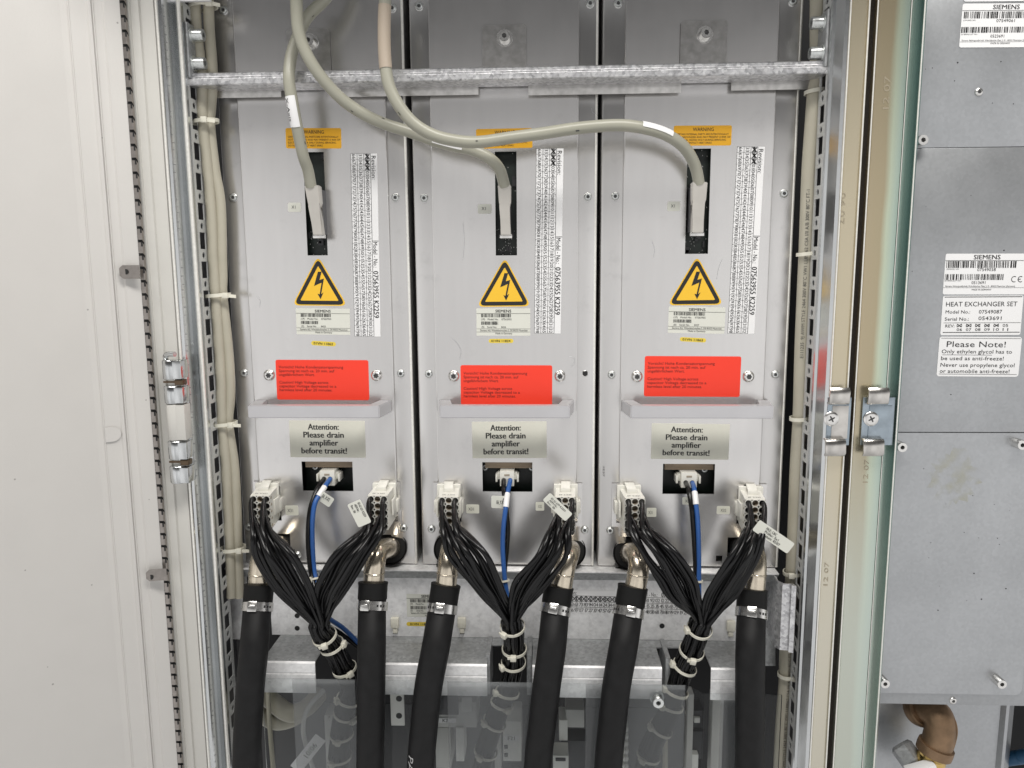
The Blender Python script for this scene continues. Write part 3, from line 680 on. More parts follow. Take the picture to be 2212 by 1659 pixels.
def build_plug(amp, uc, base_v, nm):
    """white nylon multi-way plug standing 45 mm proud of the front; returns its hole centres"""
    return None
amp_obj = []
for ai, A in enumerate(AMPS):
    xl, xr = P(*A['L']).x, P(*A['Rr']).x; cl, cr_ = P(*A['CL']).x, P(*A['CR']).x
    t = thing('amplifier', {'left': 'leftmost silver amplifier module, its long cable labelled X-Axis', 'middle': 'middle silver amplifier module between its two twins', 'right': 'rightmost silver amplifier module beside the slotted post'}[A['name']], 'amplifier', ((xl + xr) / 2, 0, Z1223), 'amplifier modules side by side')
    A['obj'] = t
    sidew = .0045
    for s, x0, x1 in ((-1, xl, cl + .010), (1, cr_ - .010, xr)):
        mb = MB(); mb.box(x0, x1, .0015, .055, Z1223, ZT, .0025, 3); obj('side_flange', mb, ALUF, t, smooth=50)
    mb = MB(); mb.tube([Vector((xr - .0016, .0030, Z1223 + .001)), Vector((xr - .0016, .0030, ZT))], .0019, 10); obj('edge_highlight', mb, EDGE, t)  # bright tube: painted highlight, on the right edge only
    # front plate with its openings
    zb = PZ(1219, 1177); wl_ = P(*A['WL']).x if A['WL'] else cl - .008; wr = P(*A['WR']).x if A['WR'] else cr_ + .008
    inc = [(cl, cr_, zb, ZT), (wl_, wr, PZ(1136, 1177), PZ(1043.5, 1177))]
    exc = []
    su0, su1, sv0, sv1, tilt = A['slot']; sx0 = P(su0, sv0).x; sx1 = P(su1, sv0).x; sz0, sz1 = P(su0, sv1).z, P(su0, sv0).z
    exc.append((sx0, sx1, sz0, sz1))
    ox0, ox1 = P(A['x2o'][0], A['x2o'][2]).x, P(A['x2o'][1], A['x2o'][2]).x; oz1, oz0 = P(A['x2o'][0], A['x2o'][2]).z, P(A['x2o'][0], A['x2o'][3]).z
    exc.append((ox0, ox1, oz0, oz1))
    zn = PZ(1157, 1177)
    n0, n1 = P(A['nl'][0], 1180).x, P(A['nl'][1], 1180).x; n2, n3 = P(A['nr'][0], 1180).x, P(A['nr'][1], 1180).x
    exc += [(cl - .02, n1, zb - .01, zn), (n2, cr_ + .02, zb - .01, zn)]
    pcs = []
    for pu in A['plug']:
        c = P(pu, 1060); hw = .0150
        exc.append((c.x - hw, c.x + hw, PZ(1128, 1177), PZ(1053, 1177))); exc.append((c.x - .0072, c.x + .0072, PZ(1060, 1177), PZ(1044.5, 1177)))
        pcs.append(c.x)
    A['pcs'] = pcs
    if A['name'] == 'right':
        hp = P(*A['hole']); exc.append((hp.x - .004, hp.x + .004, hp.z - .004, hp.z + .004))
    mb = MB(); mb.gridplate(inc, exc, -.0010, .0012); [mb.tube([Vector((q, -.0008, PZ(1044, 1177))), Vector((q, -.0008, ZT))], .0007, 8) for q in (cl, cr_)]; obj('front_plate', mb, ALU, t, smooth=40)
    mb = MB(); mb.box(cl, cr_, .053, .0545, Z1223 + .001, ZT - .05); obj('dark_backing', mb, BLACKIN, t, smooth=0)  # black sheet added so the openings look dark inside
    # circuit board behind the long slot
    rg = random.Random(ai + 3); mb = MB(); mb.box(sx0 - .004, sx1 + .004, .012, .0135, sz0 - .006, sz1 + .006); pc = obj('circuit_board', mb, PCB, t, smooth=0)
    mb = MB()
    for k in range(9):
        x = rg.uniform(sx0, sx1); z = rg.choice((rg.uniform(sz0, sz0 + .03), rg.uniform(sz1 - .05, sz1))); a = rg.uniform(.0008, .0035); b = rg.uniform(.0008, .005); m2 = MB(); m2.box(x - a, x + a, .0085, .0119 + k * .00001, z - b, z + b); obj('chip', m2, CHIP, pc, smooth=0)
    for k in range(40):
        x = rg.uniform(sx0, sx1); z = rg.uniform(sz0, sz0 + .034) if k % 3 else rg.uniform(sz0, sz1); mb.box(x - .0003, x + .0003, .0112, .0118, z - .0006, z + .0006)
    obj('solder_pads', mb, PLASTG, pc, smooth=0)
    # pressed board and bolts behind the lower window
    mb = MB(); mb.box(ox0 + .003, ox1 - .0006, .005, .009, oz1 - .0090, oz1 + .003); obj('board_strip', mb, BROWN, t, smooth=0)
    mb = MB(); mb.box(ox0 - .004, ox1 + .004, .026, .0275, oz0 - .006, oz1 + .006); obj('circuit_board', mb, PCB, t, smooth=0)
    for fx in ((.15,), (.02, .98), (.88,))[ai]:
        inst('board_screw', SCR, t, (ox0 + (ox1 - ox0) * fx, .026, oz1 - .0135), Matrix.Scale(.75, 3).to_quaternion())
    # screws
    for (u, v) in A['top'] + A['mid'] + A['low'] + A['bot']:
        p = P(u, v); y = .0015 if not (cl < p.x < cr_) else -.001
        inst('screw', SCR, t, (p.x, y, p.z), Matrix.Rotation(rg.uniform(0, 1), 3, 'Y').to_quaternion())
    for (u, v) in A['torx']:
        p = P(u, v); inst('torx_screw', TORX, t, (p.x, -.001, p.z), Matrix.Rotation(rg.uniform(0, 1), 3, 'Y').to_quaternion())
    if A['name'] == 'middle':
        p = P(*A['hole']); mb = MB(); mb.lathe(Vector((p.x, .0017, p.z)), Vector((0, -1, 0)), [(.0033, 0), (.0033, .0004)], 20); obj('empty_screw_hole', mb, DARKH, t)
        mb = MB(); mb.ring(Vector((p.x, .0014, p.z)), Vector((0, -1, 0)), .0033, [(0, 0), (.0006, 0), (.0006, .0005), (0, .0008)], 20); obj('hole_rim', mb, STEEL, t)
    # pull handle: splayed arms and a bevelled bar
    (h0, h1), hv = A['han']; xa, xb = P(h0, hv + 12).x, P(h1, hv + 12).x; zt_ = PZ(hv, 1177); zb_ = zt_ - .0152; pr = .044; ins = .0066
    pts = [(xa, -.001), (xa + ins, -pr), (xb - ins, -pr), (xb, -.001), (xb - .015, -.001), (xb - ins - .0125, -pr + .010), (xa + ins + .0125, -pr + .010), (xa + .015, -.001)]
    mb = MB(); mb.prism([Vector((x, y, zb_)) for x, y in pts], (0, 0, zt_ - zb_)); bmesh.ops.bevel(mb.bm, geom=list(mb.bm.edges), offset=.0011, segments=2, affect='EDGES')
    obj('handle', mb, HAND, t, smooth=40)
    # ---- labels
    fr = FR(*A['warn'], -.0010); mb = MB(); ptxt(mb, fr, 'WARNING', .51, .19, .36, .17, .012)
    for k, s in enumerate(('CERTAIN INTERNAL PARTS ARE INTENTIONALLY', 'NOT GROUNDED AND MAY PRESENT A RISK OF', 'ELECTRICAL SHOCK ONLY DURING SERVICING.', 'DO NOT CONTACT HEAT SINKS.')):
        wd = (.91, .94, .87, .63)[k]; ptxt(mb, fr, s, .04 + wd / 2, .43 + .143 * k, wd, .090, 0)
    label('warning_label', fr, ORNG, t, [('print', mb, INK)], .002)
    fr = FR(*A['x1'], -.0010); mb = MB(); ptxt(mb, fr, 'X1', .43, .47, .30, .32, .012); label('socket_label', fr, PAPERG, t, [('print', mb, INK)], .002)
    # high voltage triangle
    a, b, c = (P(*q, -.0010) for q in A['tri'])
    cen = (a + b + c) / 3
    def tri(k, off, rad=.0045):
        q = [cen + (p - cen) * k for p in (a, b, c)]; out = []
        for i in range(3):
            p, pv, nx = q[i], q[i - 1], q[(i + 1) % 3]; d0 = (pv - p).normalized(); d1 = (nx - p).normalized(); s0 = p + d0 * rad * k; s1 = p + d1 * rad * k
            for j in range(6):
                tt = j / 5; out.append((s0 * (1 - tt) + p * tt) * (1 - tt) + (p * (1 - tt) + s1 * tt) * tt)
        return [v + Vector((0, -off, 0)) for v in out]
    mb = MB(); mb.prism(tri(1.12, 0, .008), (0, -.00025, 0)); tr = obj('voltage_triangle', mb, YELL, t, smooth=0)
    mb = MB(); mb.face(tri(1.04, .0005, .008)); obj('black_border', mb, INK, tr, smooth=0)
    mb = MB(); mb.face(tri(.78, .0007, .0022)); obj('yellow_field', mb, YELL, tr, smooth=0)
    hT = (b.z - a.z); sw = (c.x - b.x)
    def bp(x, y): return Vector((a.x + (x) * sw, -.0010 - .0009, a.z + y * hT))
    mb = MB()   # flash with arrow head: x in widths from the apex, y down the height
    for poly in ([(.045, .26), (-.085, .635), (.055, .565), (.045, .60)], ):
        pass
    flash = [(-.01, .28), (.065, .28), (.015, .465), (.105, .435), (.035, .80), (.005, .80), (.055, .525), (-.10, .60)]
    mb.face([bp(*q) for q in flash]); mb.face([bp(*q) for q in ((-.035, .775), (.020, .90), (.085, .745), (.022, .80))])
    obj('flash', mb, INK, tr, smooth=0)
    # small type plate
    fr = FR(*A['sie'], -.0010); mb = MB(); ptxt(mb, fr, 'SIEMENS', .50, .10, .295, .10, .03); fbox(mb, fr, .0, 1, .185, .195)
    bars(mb, fr, .09, .65, .20, .325, 34, 5 + ai); bars(mb, fr, .09, .41, .48, .60, 20, 9 + ai)
    for s, x, y, wd in (('(1P)', .125, .40, .07), ('Model No.', .31, .40, .20), ('07563955', .56, .40, .185), ('(S)', .12, .685, .05), ('Serial No.', .29, .685, .18), (A['serial'], .505, .685, .085), ('Siemens AG, Wittelsbacherplatz 2, DE 80333 Muenchen', .51, .805, .88, ), ('Made in Germany', .51, .915, .31)):
        ptxt(mb, fr, s, x, y, wd, .066, .012)
    fbox(mb, fr, .0, 1, .745, .753); fbox(mb, fr, .0, 1, .86, .868)
    label('type_plate', fr, PAPERG, t, [('print', mb, INK)], .0008)
    fr = FR(*A['pill'], -.0010); mb = MB(); ptxt(mb, fr, A['pilltxt'], .49, .5, .78, .52, .025); label('serial_tag', fr, YPILL, t, [('print', mb, INK)], .006)
    fr = FR(*A['rev'], -.0010); mb = MB(); revtable(fr, A['xs'], mb, ai); label('revision_table', fr, PAPER, t, [('print', mb, INK)], .0004)
    fr = FR(*A['red'], -.0010); mb = MB(); yo = 0 if ai == 1 else -.02
    for k, (s, wd) in enumerate((('Vorsicht! Hohe Kondensatorspannung', .695), ('Spannung ist nach ca. 20 min. auf', .60), ('ungefährlichem Wert.', .385), ('', 0), ('Caution! High Voltage across', .53), ('capacitor Voltage decreased to a', .615), ('harmless level after 20 minutes.', .57))):
        if s: ptxt(mb, fr, s, .033 + wd / 2, .198 + yo + .0955 * k, wd, .066, .010)
    label('caution_label', fr, RED, t, [('print', mb, REDINK)], .0025)
    fr = FR(*A['att'], -.0010); mb = MB()
    for k, (s, wd) in enumerate((('Attention:', .41), ('Please drain', .535), ('amplifier', .38), ('before transit!', .605))):
        ptxt(mb, fr, s, .452, .165 + .216 * k, wd, .156, .046)
    label('attention_label', fr, CLEARL, t, [('print', mb, INK)], .0008)
    for key, s in (('x31', 'X31'), ('x32', 'X32'), ('x2s', 'X2')):
        if A[key]:
            fr = FR(*A[key], -.0010); mb = MB(); ptxt(mb, fr, s, .38 if key == 'x31' else .5, .5, .42, .34, .012); label('socket_label', fr, CLEARL if key != 'x2s' else PAPERG, t, [('print', mb, INKG)], .0015)
# pencil numbers on the right module's flange
mb = MB(); stamp_r(mb, 1304, 1019, .0010, '1E37', 4, 22); obj('pencil_mark', mb, INKG, AMPS[2]['obj'], smooth=0)
# hairs and scuffs on the fronts
for ai, curl in ((1, [(1230, 770), (1238, 772), (1242, 778), (1239, 786), (1233, 792)]), (1, [(977, 730), (990, 745), (996, 760), (993, 775)]), (1, [(1278, 234), (1280, 243), (1288, 246), (1291, 250)]), (0, [(556, 640), (562, 650), (561, 662)]), (2, [(1560, 560), (1552, 580), (1548, 604)]), (2, [(1408, 520), (1414, 540), (1411, 556)]), (1, [(1000, 480), (1003, 520), (1000, 560)]), (0, [(860, 1090), (861, 1110), (858, 1125)])):
    cl_ = P(*curl[0]).x; fl = not (P(*AMPS[ai]['CL']).x < cl_ < P(*AMPS[ai]['CR']).x)
    mb = MB(); mb.tube(spline([P(u, v, .0014 if fl else -.0011) for u, v in curl], 5), .00022, 5); obj('scuff_mark', mb, GALVD, AMPS[ai]['obj'])
# ------------------------------------------------------------------ cross bar with bent tabs
Yb = -.040
zt0, zb0 = P(1100, 143.5, Yb).z, P(1100, 173.5, Yb).z
bx0, bx1 = P(408, 170, Yb).x, P(1788, 145, Yb).x
roll = (P(1788, 145.5, Yb).z - P(408, 172, Yb).z) / (bx1 - bx0)
cbar = thing('cross_bar', 'galvanised ribbed cross bar running over the three amplifiers between the posts', 'bar', ((bx0 + bx1) / 2, Yb, zb0))
mb = MB(); hgt = zt0 - zb0
pf = [(Yb + .036, zt0 - .0005), (Yb + .002, zt0), (Yb, zt0 - .0015), (Yb, zt0 - hgt * .28), (Yb - .0022, zt0 - hgt * .36), (Yb - .0022, zt0 - hgt * .48), (Yb - .0045, zt0 - hgt * .56), (Yb - .0045, zb0 + .001), (Yb - .0035, zb0), (Yb + .034, zb0 + .001)]
mb.prism([Vector((bx0, y, z + roll * (bx0 - (bx0 + bx1) / 2))) for y, z in pf], (bx1 - bx0, 0, roll * (bx1 - bx0)))
obj('bar', mb, GALVB, cbar, smooth=20)
for u0, u1, v0, v1 in ((440, 608, 186, 210), (722, 1034, 182, 205), (1141, 1471, 176, 201), (1580, 1762, 172, 193)):
    a, b = P(u0, v0 - 8, -.010), P(u1, v1, -.010); mb = MB(); mb.box(a.x, b.x, -.0110, -.0095, b.z, a.z, .0004); obj('hanging_flange', mb, GALVT, cbar)
tabs = [((618, 62), (715, 152), (668, 88)), ((1041, 54), (1137, 146), (1089.6, 79)), ((1471, 45), (1569, 140), (1524.7, 72))]
for (a, b, c) in tabs:
    p, q = P(*a, -.004), P(*b, -.004); mb = MB(); x0, x1, z1, z0 = p.x, q.x, p.z, q.z - .012; k = .003
    mb.prism([Vector((x, -.0040, z)) for x, z in ((x0, z0), (x1, z0), (x1, z1 - k), (x1 - k, z1), (x0 + k, z1), (x0, z1 - k))], (0, .0018, 0))
    tb = obj('mounting_tab', mb, GALVT, cbar, smooth=20)
    pc = P(*c, -.009); inst('tab_bolt', TBOLT, tb, (pc.x, -.0041, pc.z), Matrix.Rotation(.4 + pc.x * 3, 3, 'Y').to_quaternion())
for sgn, X_, vs, uu in ((1, XPL, (77, 138), 415), (-1, XPR, (50, 115), 1780)):
    z1, z0 = P(uu, vs[0] - 28, -.04).z, P(uu, vs[1] + 32, -.04).z
    mb = MB(); x0 = X_ + sgn * .0006; mb.box(min(x0, x0 + sgn * .003), max(x0, x0 + sgn * .003), -.046, -.018, z0, z1, .0012)
    br = obj('end_bracket', mb, GALVD, cbar)
    for v in vs:
        z = P(uu, v, -.034).z; q = Vector((0, -1, 0)).rotation_difference(Vector((sgn, -.0, 0))); inst('bracket_bolt', BBOLT, br, (x0 + sgn * .003, -.035, z), q)

# ------------------------------------------------------------------ lower steelwork
Z1 = PZ(1223, 1177) - .0006
x0, x1 = P(500, 1300, .0).x, P(1672, 1300, .0).x
led = thing('support_ledge', 'grey zinc ledge carrying the feet of all three amplifiers', 'ledge', (0, .02, Z1 - .03))
mb = MB(); zf = P(1177, 1258, -.013).z; mb.box(x0, x1, -.0155, .060, Z1 - .0022, Z1, .0006); obj('ledge_top', mb, GALV, led); mb = MB(); mb.prism([Vector((x0, -.0140, Z1 - .0024)), Vector((x0, -.0040, zf)), Vector((x0, .004, zf)), Vector((x0, .004, Z1 - .0024))], (x1 - x0, 0, 0)); obj('ledge_rail', mb, GALVD, led)
mb = MB(); mb.box(x0, x1, .0602, .0615, Z1 - .01, Z1 + .055); obj('upstand', mb, BLACKIN, led)
a, b = P(642, 1236, -.0130), P(692, 1256, -.006); yy_ = lambda z: -.0143 + (Z1 - .0024 - z) / (Z1 - .0024 - zf) * .010; fr = Frame(Vector((a.x, yy_(a.z), a.z)), Vector((b.x, yy_(a.z), a.z)), Vector((a.x, yy_(b.z), b.z))); mb = MB(); bars(mb, fr, .08, .42, .3, .9, 10, 31); bars(mb, fr, .6, .95, .1, .6, 10, 37); ptxt(mb, fr, '1160', .2, .15, .3, .16, .01)
label('barcode_label', fr, PAPER, led, [('print', mb, INK)], .0005)

lowp = thing('lower_cover_plate', 'spangled galvanised cover plate with type labels below the amplifier ledge', 'cover plate', (0, .002, P(1177, 1378, .002).z))
zA, zB = zf + .0, P(1177, 1379, .002).z
xa, xb = P(585, 1320, .002).x, P(1640, 1320, .002).x
exc = []
for (u, v, wd, hh) in ((854, 1364, .0030, .0035), (998, 1365, .0030, .0035), (1578, 1371, .0030, .0035)):
    c = P(u, v, .002); exc.append((c.x - wd, c.x + wd, c.z - hh, c.z + hh * 2.2))
mb = MB(); mb.gridplate([(xa, xb, zB, zA + .001)], exc, .002, .004); obj('plate', mb, GALV, lowp, smooth=0)
for (u, v) in ((642, 1330), (642, 1357), (1104, 1349), (1430, 1352)):
    p = P(u, v, .002); mb = MB(); mb.lathe(Vector((p.x, .0021, p.z)), Vector((0, -1, 0)), [(.0034, 0), (.0034, .0004)], 18); obj('round_hole', mb, DARKH, lowp)
for (u, v) in ((854, 1345), (998, 1345), (1578, 1352)):
    p = P(u, v, .002); mb = MB(); mb.box(p.x - .0055, p.x + .0055, -.0035, .0018, p.z - .006, p.z + .0085, .0015); mb.box(p.x - .0032, p.x + .0032, -.0022, .0018, p.z - .0135, p.z - .0062, .0012)
    obj('nylon_clip', mb, TIE, lowp)
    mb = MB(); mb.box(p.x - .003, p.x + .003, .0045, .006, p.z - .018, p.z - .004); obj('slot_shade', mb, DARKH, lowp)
fr = FR((878, 1283), (965, 1284), (878, 1332), .0018); mb = MB(); ptxt(mb, fr, 'SIEMENS', .52, .09, .30, .12, .03); fbox(mb, fr, 0, 1, .18, .195); bars(mb, fr, .09, .70, .22, .36, 30, 41); bars(mb, fr, .09, .5, .52, .66, 20, 43)
for s, x, y, wd in (('(1P)', .12, .43, .07), ('Model No.', .33, .43, .2), ('(S)', .12, .72, .05), ('Serial No.', .33, .72, .18), ('Siemens AG, Wittelsbacherplatz 2', .4, .83, .6), ('Made in Germany', .6, .94, .3)): ptxt(mb, fr, s, x, y, wd, .075, .012)
label('type_plate', fr, PAPERG, lowp, [('print', mb, INK)], .0005)
fr = FR((878, 1343.5), (935, 1344), (878, 1352), .0018); mb = MB(); ptxt(mb, fr, '01VN 11863', .5, .5, .72, .55, .03); label('serial_tag', fr, YPILL, lowp, [('print', mb, INK)], .004)
fr = FR((1205, 1273), (1545, 1281), (1204, 1322), .0018); mb = MB()
ptxt(mb, fr, 'Revision:', .07, .13, .10, .17, .01); ptxt(mb, fr, 'Model - No.:', .575, .13, .12, .17, .01); ptxt(mb, fr, '07563955 K2259', .76, .13, .20, .21, .03)
for k in range(33):
    for r in range(3): ptxt(mb, fr, '%02d' % (k + 33 * r), (k + .5) / 33, .385 + .25 * r, None, .15, .01)
    fbox(mb, fr, k / 33 - .0006, k / 33 + .0006, .26, 1)
for r in range(4): fbox(mb, fr, 0, 1, .26 + .246 * r - .008, .26 + .246 * r + .008) if r < 3 else None
for k in range(18):
    for s_ in (1, -1):
        p, q = fr.at((k + .05) / 33, .385 - .11 * s_, .0006), fr.at((k + .95) / 33, .385 + .11 * s_, .0006); d = (q - p).normalized().cross(fr.n) * .00045; mb.face([p - d, q - d, q + d, p + d])
label('revision_table', fr, PAPER, lowp, [('print', mb, INK)], .0004)

# shelf with notches for the harnesses
Ys = -.069
zS = P(1177, 1379, .002).z
shf = thing('cable_shelf', 'galvanised shelf with a ribbed front lip, notched where the black harnesses drop through', 'shelf', (0, -.03, P(1177, 1505, Ys).z))
segs = [(566, 681), (802, 1052), (1150, 1430), (1536, 1640)]
xs_ = [(P(a, 1450, Ys).x, P(b, 1450, Ys).x) for a, b in segs]
mb = MB(); allx0, allx1 = xs_[0][0], xs_[-1][1]
mb.box(allx0, allx1, -.018, .0015, zS - .0015, zS)
obj('shelf_back', mb, GALVD, shf)
zl0 = P(1177, 1505, Ys).z
for i, (a, b) in enumerate(xs_):
    mb = MB(); mb.box(a, b, Ys + .002, -.0182, zS - .0015, zS); obj('shelf_top', mb, GALVD, shf)
    mb = MB(); hgt = zS - zl0; k = .004
    pf = [(Ys + .0018, zS + .0002), (Ys, zS - .002), (Ys - .0003, zS - hgt * .34), (Ys + .0004, zS - hgt * .37), (Ys - .0006, zS - hgt * .41), (Ys - .0010, zl0), (Ys + .0010, zl0), (Ys + .0022, zS - .002)]
    mb.prism([Vector((a, y, z)) for y, z in pf], (b - a, 0, 0)); obj('shelf_lip', mb, GALV, shf, smooth=20)
p = P(1419, 1506, Ys - .001); inst('lip_bolt', BBOLT, shf, (p.x, Ys - .001, p.z))
# uprights seen inside the notches
for (u0, u1, yy) in ((1052, 1062, -.02), (1139, 1150, -.02), (1430, 1440, -.02), (560, 568, -.01)):
    a, b = P(u0, 1400, yy), P(u1, 1400, yy); mb = MB(); mb.box(a.x, b.x, yy - .03, yy + .02, zS - .05, zS + .003, .0006); obj('notch_cheek', mb, GALVD, shf)

# clear acrylic cover over the lower compartment
Ya = -.079
acr = thing('acrylic_cover', 'clear acrylic sheet screening the lower compartment, with painted reflection haze in patches', 'cover', (P(1000, 1600, Ya).x, Ya, ZB))
zA_ = P(1100, 1475.5, Ya).z
xa, xb = P(566, 1500, Ya).x, P(1482, 1500, Ya).x
mb = MB(); mb.box(xa, xb, Ya, Ya + .003, ZB, zA_, .0003); obj('clear_sheet', mb, ACRY, acr, smooth=0)
xc, xd = P(1521, 1500, Ya - .004).x, P(1690, 1500, Ya - .004).x; zc = P(1600, 1501, Ya - .004).z
mb = MB(); mb.box(xc, xd, Ya - .004, Ya - .001, ZB, zc, .0003); obj('clear_sheet', mb, ACRY, acr, smooth=0)
mb = MB(); mb.prism([Vector((xb + .0003, Ya, ZB)), Vector((xc - .0003, Ya - .004, ZB)), Vector((xc - .0003, Ya - .004, zc)), Vector((xb + .0003, Ya, zA_))], (0, .003, 0)); obj('clear_corner', mb, ACRY, acr, smooth=0)
for u0, u1 in ((636, 770), (968, 1187), (1265, 1300), (1350, 1478), (1555, 1590)):  # pale strips imitate the bright room mirrored in the sheet
    a, b = P(u0, 1560, Ya + .004).x, P(u1, 1560, Ya + .004).x; mb = MB(); mb.box(a, b, Ya + .0032, Ya + .0036, ZB, zA_ - .001); obj('reflection_haze', mb, HAZE, acr, smooth=0)

# ------------------------------------------------------------------ grey axis cables with their plugs
def axis_cable(name, label_, pts, r, hood, bands, texts):
    rg = random.Random(len(pts)); pp = path([(u + rg.uniform(-.8, .8), v + rg.uniform(-.8, .8), y) if 1 < i < len(pts) - 3 else (u, v, y) for i, (u, v, y) in enumerate(pts)], 10)
    t = thing('axis_cable', label_, 'cable', pp[-1], 'grey axis cables hanging across the amplifiers')
    mb = MB(); mb.tube(pp, r, 16); obj('cable_jacket', mb, CABG, t, smooth=60)
    (u0, u1, v0, v1, ub0, ub1), yh = hood
    # hood: flat box, wider shoulder above, narrower below
    a, b = P(u0, v0, yh), P(u1, v0, yh); c, d = P(ub0, v1, yh), P(ub1, v1, yh); vm = v0 + (v1 - v0) * .42
    l = a.lerp(c, .42); rr = b.lerp(d, .42); sh = .0022
    pts_ = [a, b, Vector((rr.x, yh, rr.z + .003)), Vector((rr.x - sh, yh, rr.z)), d, c, Vector((l.x + sh * .6, yh, l.z)), Vector((l.x, yh, l.z + .003))]
    mb = MB(); mb.prism(pts_, (0, .012, 0)); bmesh.ops.bevel(mb.bm, geom=list(mb.bm.edges), offset=.0009, segments=2, affect='EDGES')
    h = obj('plug_hood', mb, mat('nickel_hood', (.60, .575, .53), .34, .7, var=.05, scale=60), t, smooth=40)
    m2 = MB(); m2.box(c.x - .001, d.x + .0012, yh + .002, yh + .010, d.z - .0035, d.z + .0012, .0006); obj('latch', m2, STEEL, h)
    m2 = MB(); m2.box(l.x + .001, rr.x - .001, yh + .0121, .011, d.z + .002, a.z - .004); obj('plug_body', m2, PLASTD, h)
    for k in range(3):                                   # rubbed spots on the jacket
        s_ = rg.uniform(.15, .8) * sum((b - a).length for a, b in zip(pp, pp[1:])); a_ = rg.uniform(-50, 50); mb = MB(); wrap_patch(mb, pp, s_, s_ + rg.uniform(.0015, .004), R(a_), R(a_ + rg.uniform(6, 14)), r + .00025, 2, 3); obj('rub_mark', mb, INKG, t, smooth=60)
    for (s0, s1, a0, a1, m) in bands:
        mb = MB(); wrap_patch(mb, pp, tube_s(pp, s0[1], s0[0]), tube_s(pp, s1[1], s1[0]), R(a0), R(a1), r + .0006); obj('marker_band', mb, m, t, smooth=60)
    for (at, s, hgt, wd, sg, ang) in texts:
        mb = MB(); wrap_text(mb, pp, tube_s(pp, at[1], at[0]), s, hgt, r + .0009, wd, sg, R(ang), .012); obj('marking', mb, INK, t, smooth=0)
    return t
axis_cable('x', 'grey cable marked X-Axis hanging down into the leftmost amplifier', [(735, -45, -.035), (700, 0, -.045), (664, 37, -.050), (641, 83, -.052), (628, 127, -.056), (625, 173, -.062), (631, 217, -.062), (641, 267, -.056), (654, 333, -.044), (665, 367, -.034), (672, 403, -.026)], .0066,
           ((657, 688.5, 400, 508, 676, 697), -.030), [(('v', 207), ('v', 271), -78, 30, PAPER)], [(('v', 236), 'X-Axis', .0042, .024, 1, -52)])
axis_cable('y', 'grey cable marked Y-Axis sweeping from upper left into the middle amplifier', [(637, -45, -.078), (640, 0, -.078), (644, 67, -.078), (662, 117, -.076), (693, 167, -.070), (737, 213, -.060), (787, 247, -.050), (837, 270, -.042), (887, 286, -.038), (937, 304, -.038), (985, 316, -.040), (1022, 325, -.042), (1057, 342, -.040), (1079, 366, -.034), (1090, 402, -.026)], .0067,
           ((1075, 1103.5, 399, 508, 1081.5, 1103.5), -.030), [(('u', 936), ('u', 1001), -20, 120, PAPER)], [(('u', 960), 'Y-Axis', .0042, .024, 1, 64)])
axis_cable('z', 'grey cable with long beige band arching over to the rightmost amplifier', [(835, -45, -.070), (832, 0, -.072), (830.6, 67, -.074), (832, 133, -.076), (840.6, 183, -.078), (860.6, 227, -.078), (894, 267, -.076), (937, 292, -.073), (987, 305, -.070), (1037, 307, -.068), (1104, 298, -.066), (1170, 288, -.064), (1237, 278, -.064), (1304, 272, -.064), (1354, 272, -.062), (1404, 280, -.058), (1444, 293, -.052), (1475, 314, -.044), (1493, 340, -.036), (1504, 366, -.030), (1510, 397, -.025)], .0067,
           ((1495.5, 1529, 393, 503, 1495, 1520), -.030), [(('v', 10), ('v', 152), -75, 68, mat('beige_band', (.40, .335, .265), .5)), (('u', 1384), ('u', 1446), 15, 110, PAPER)], [])

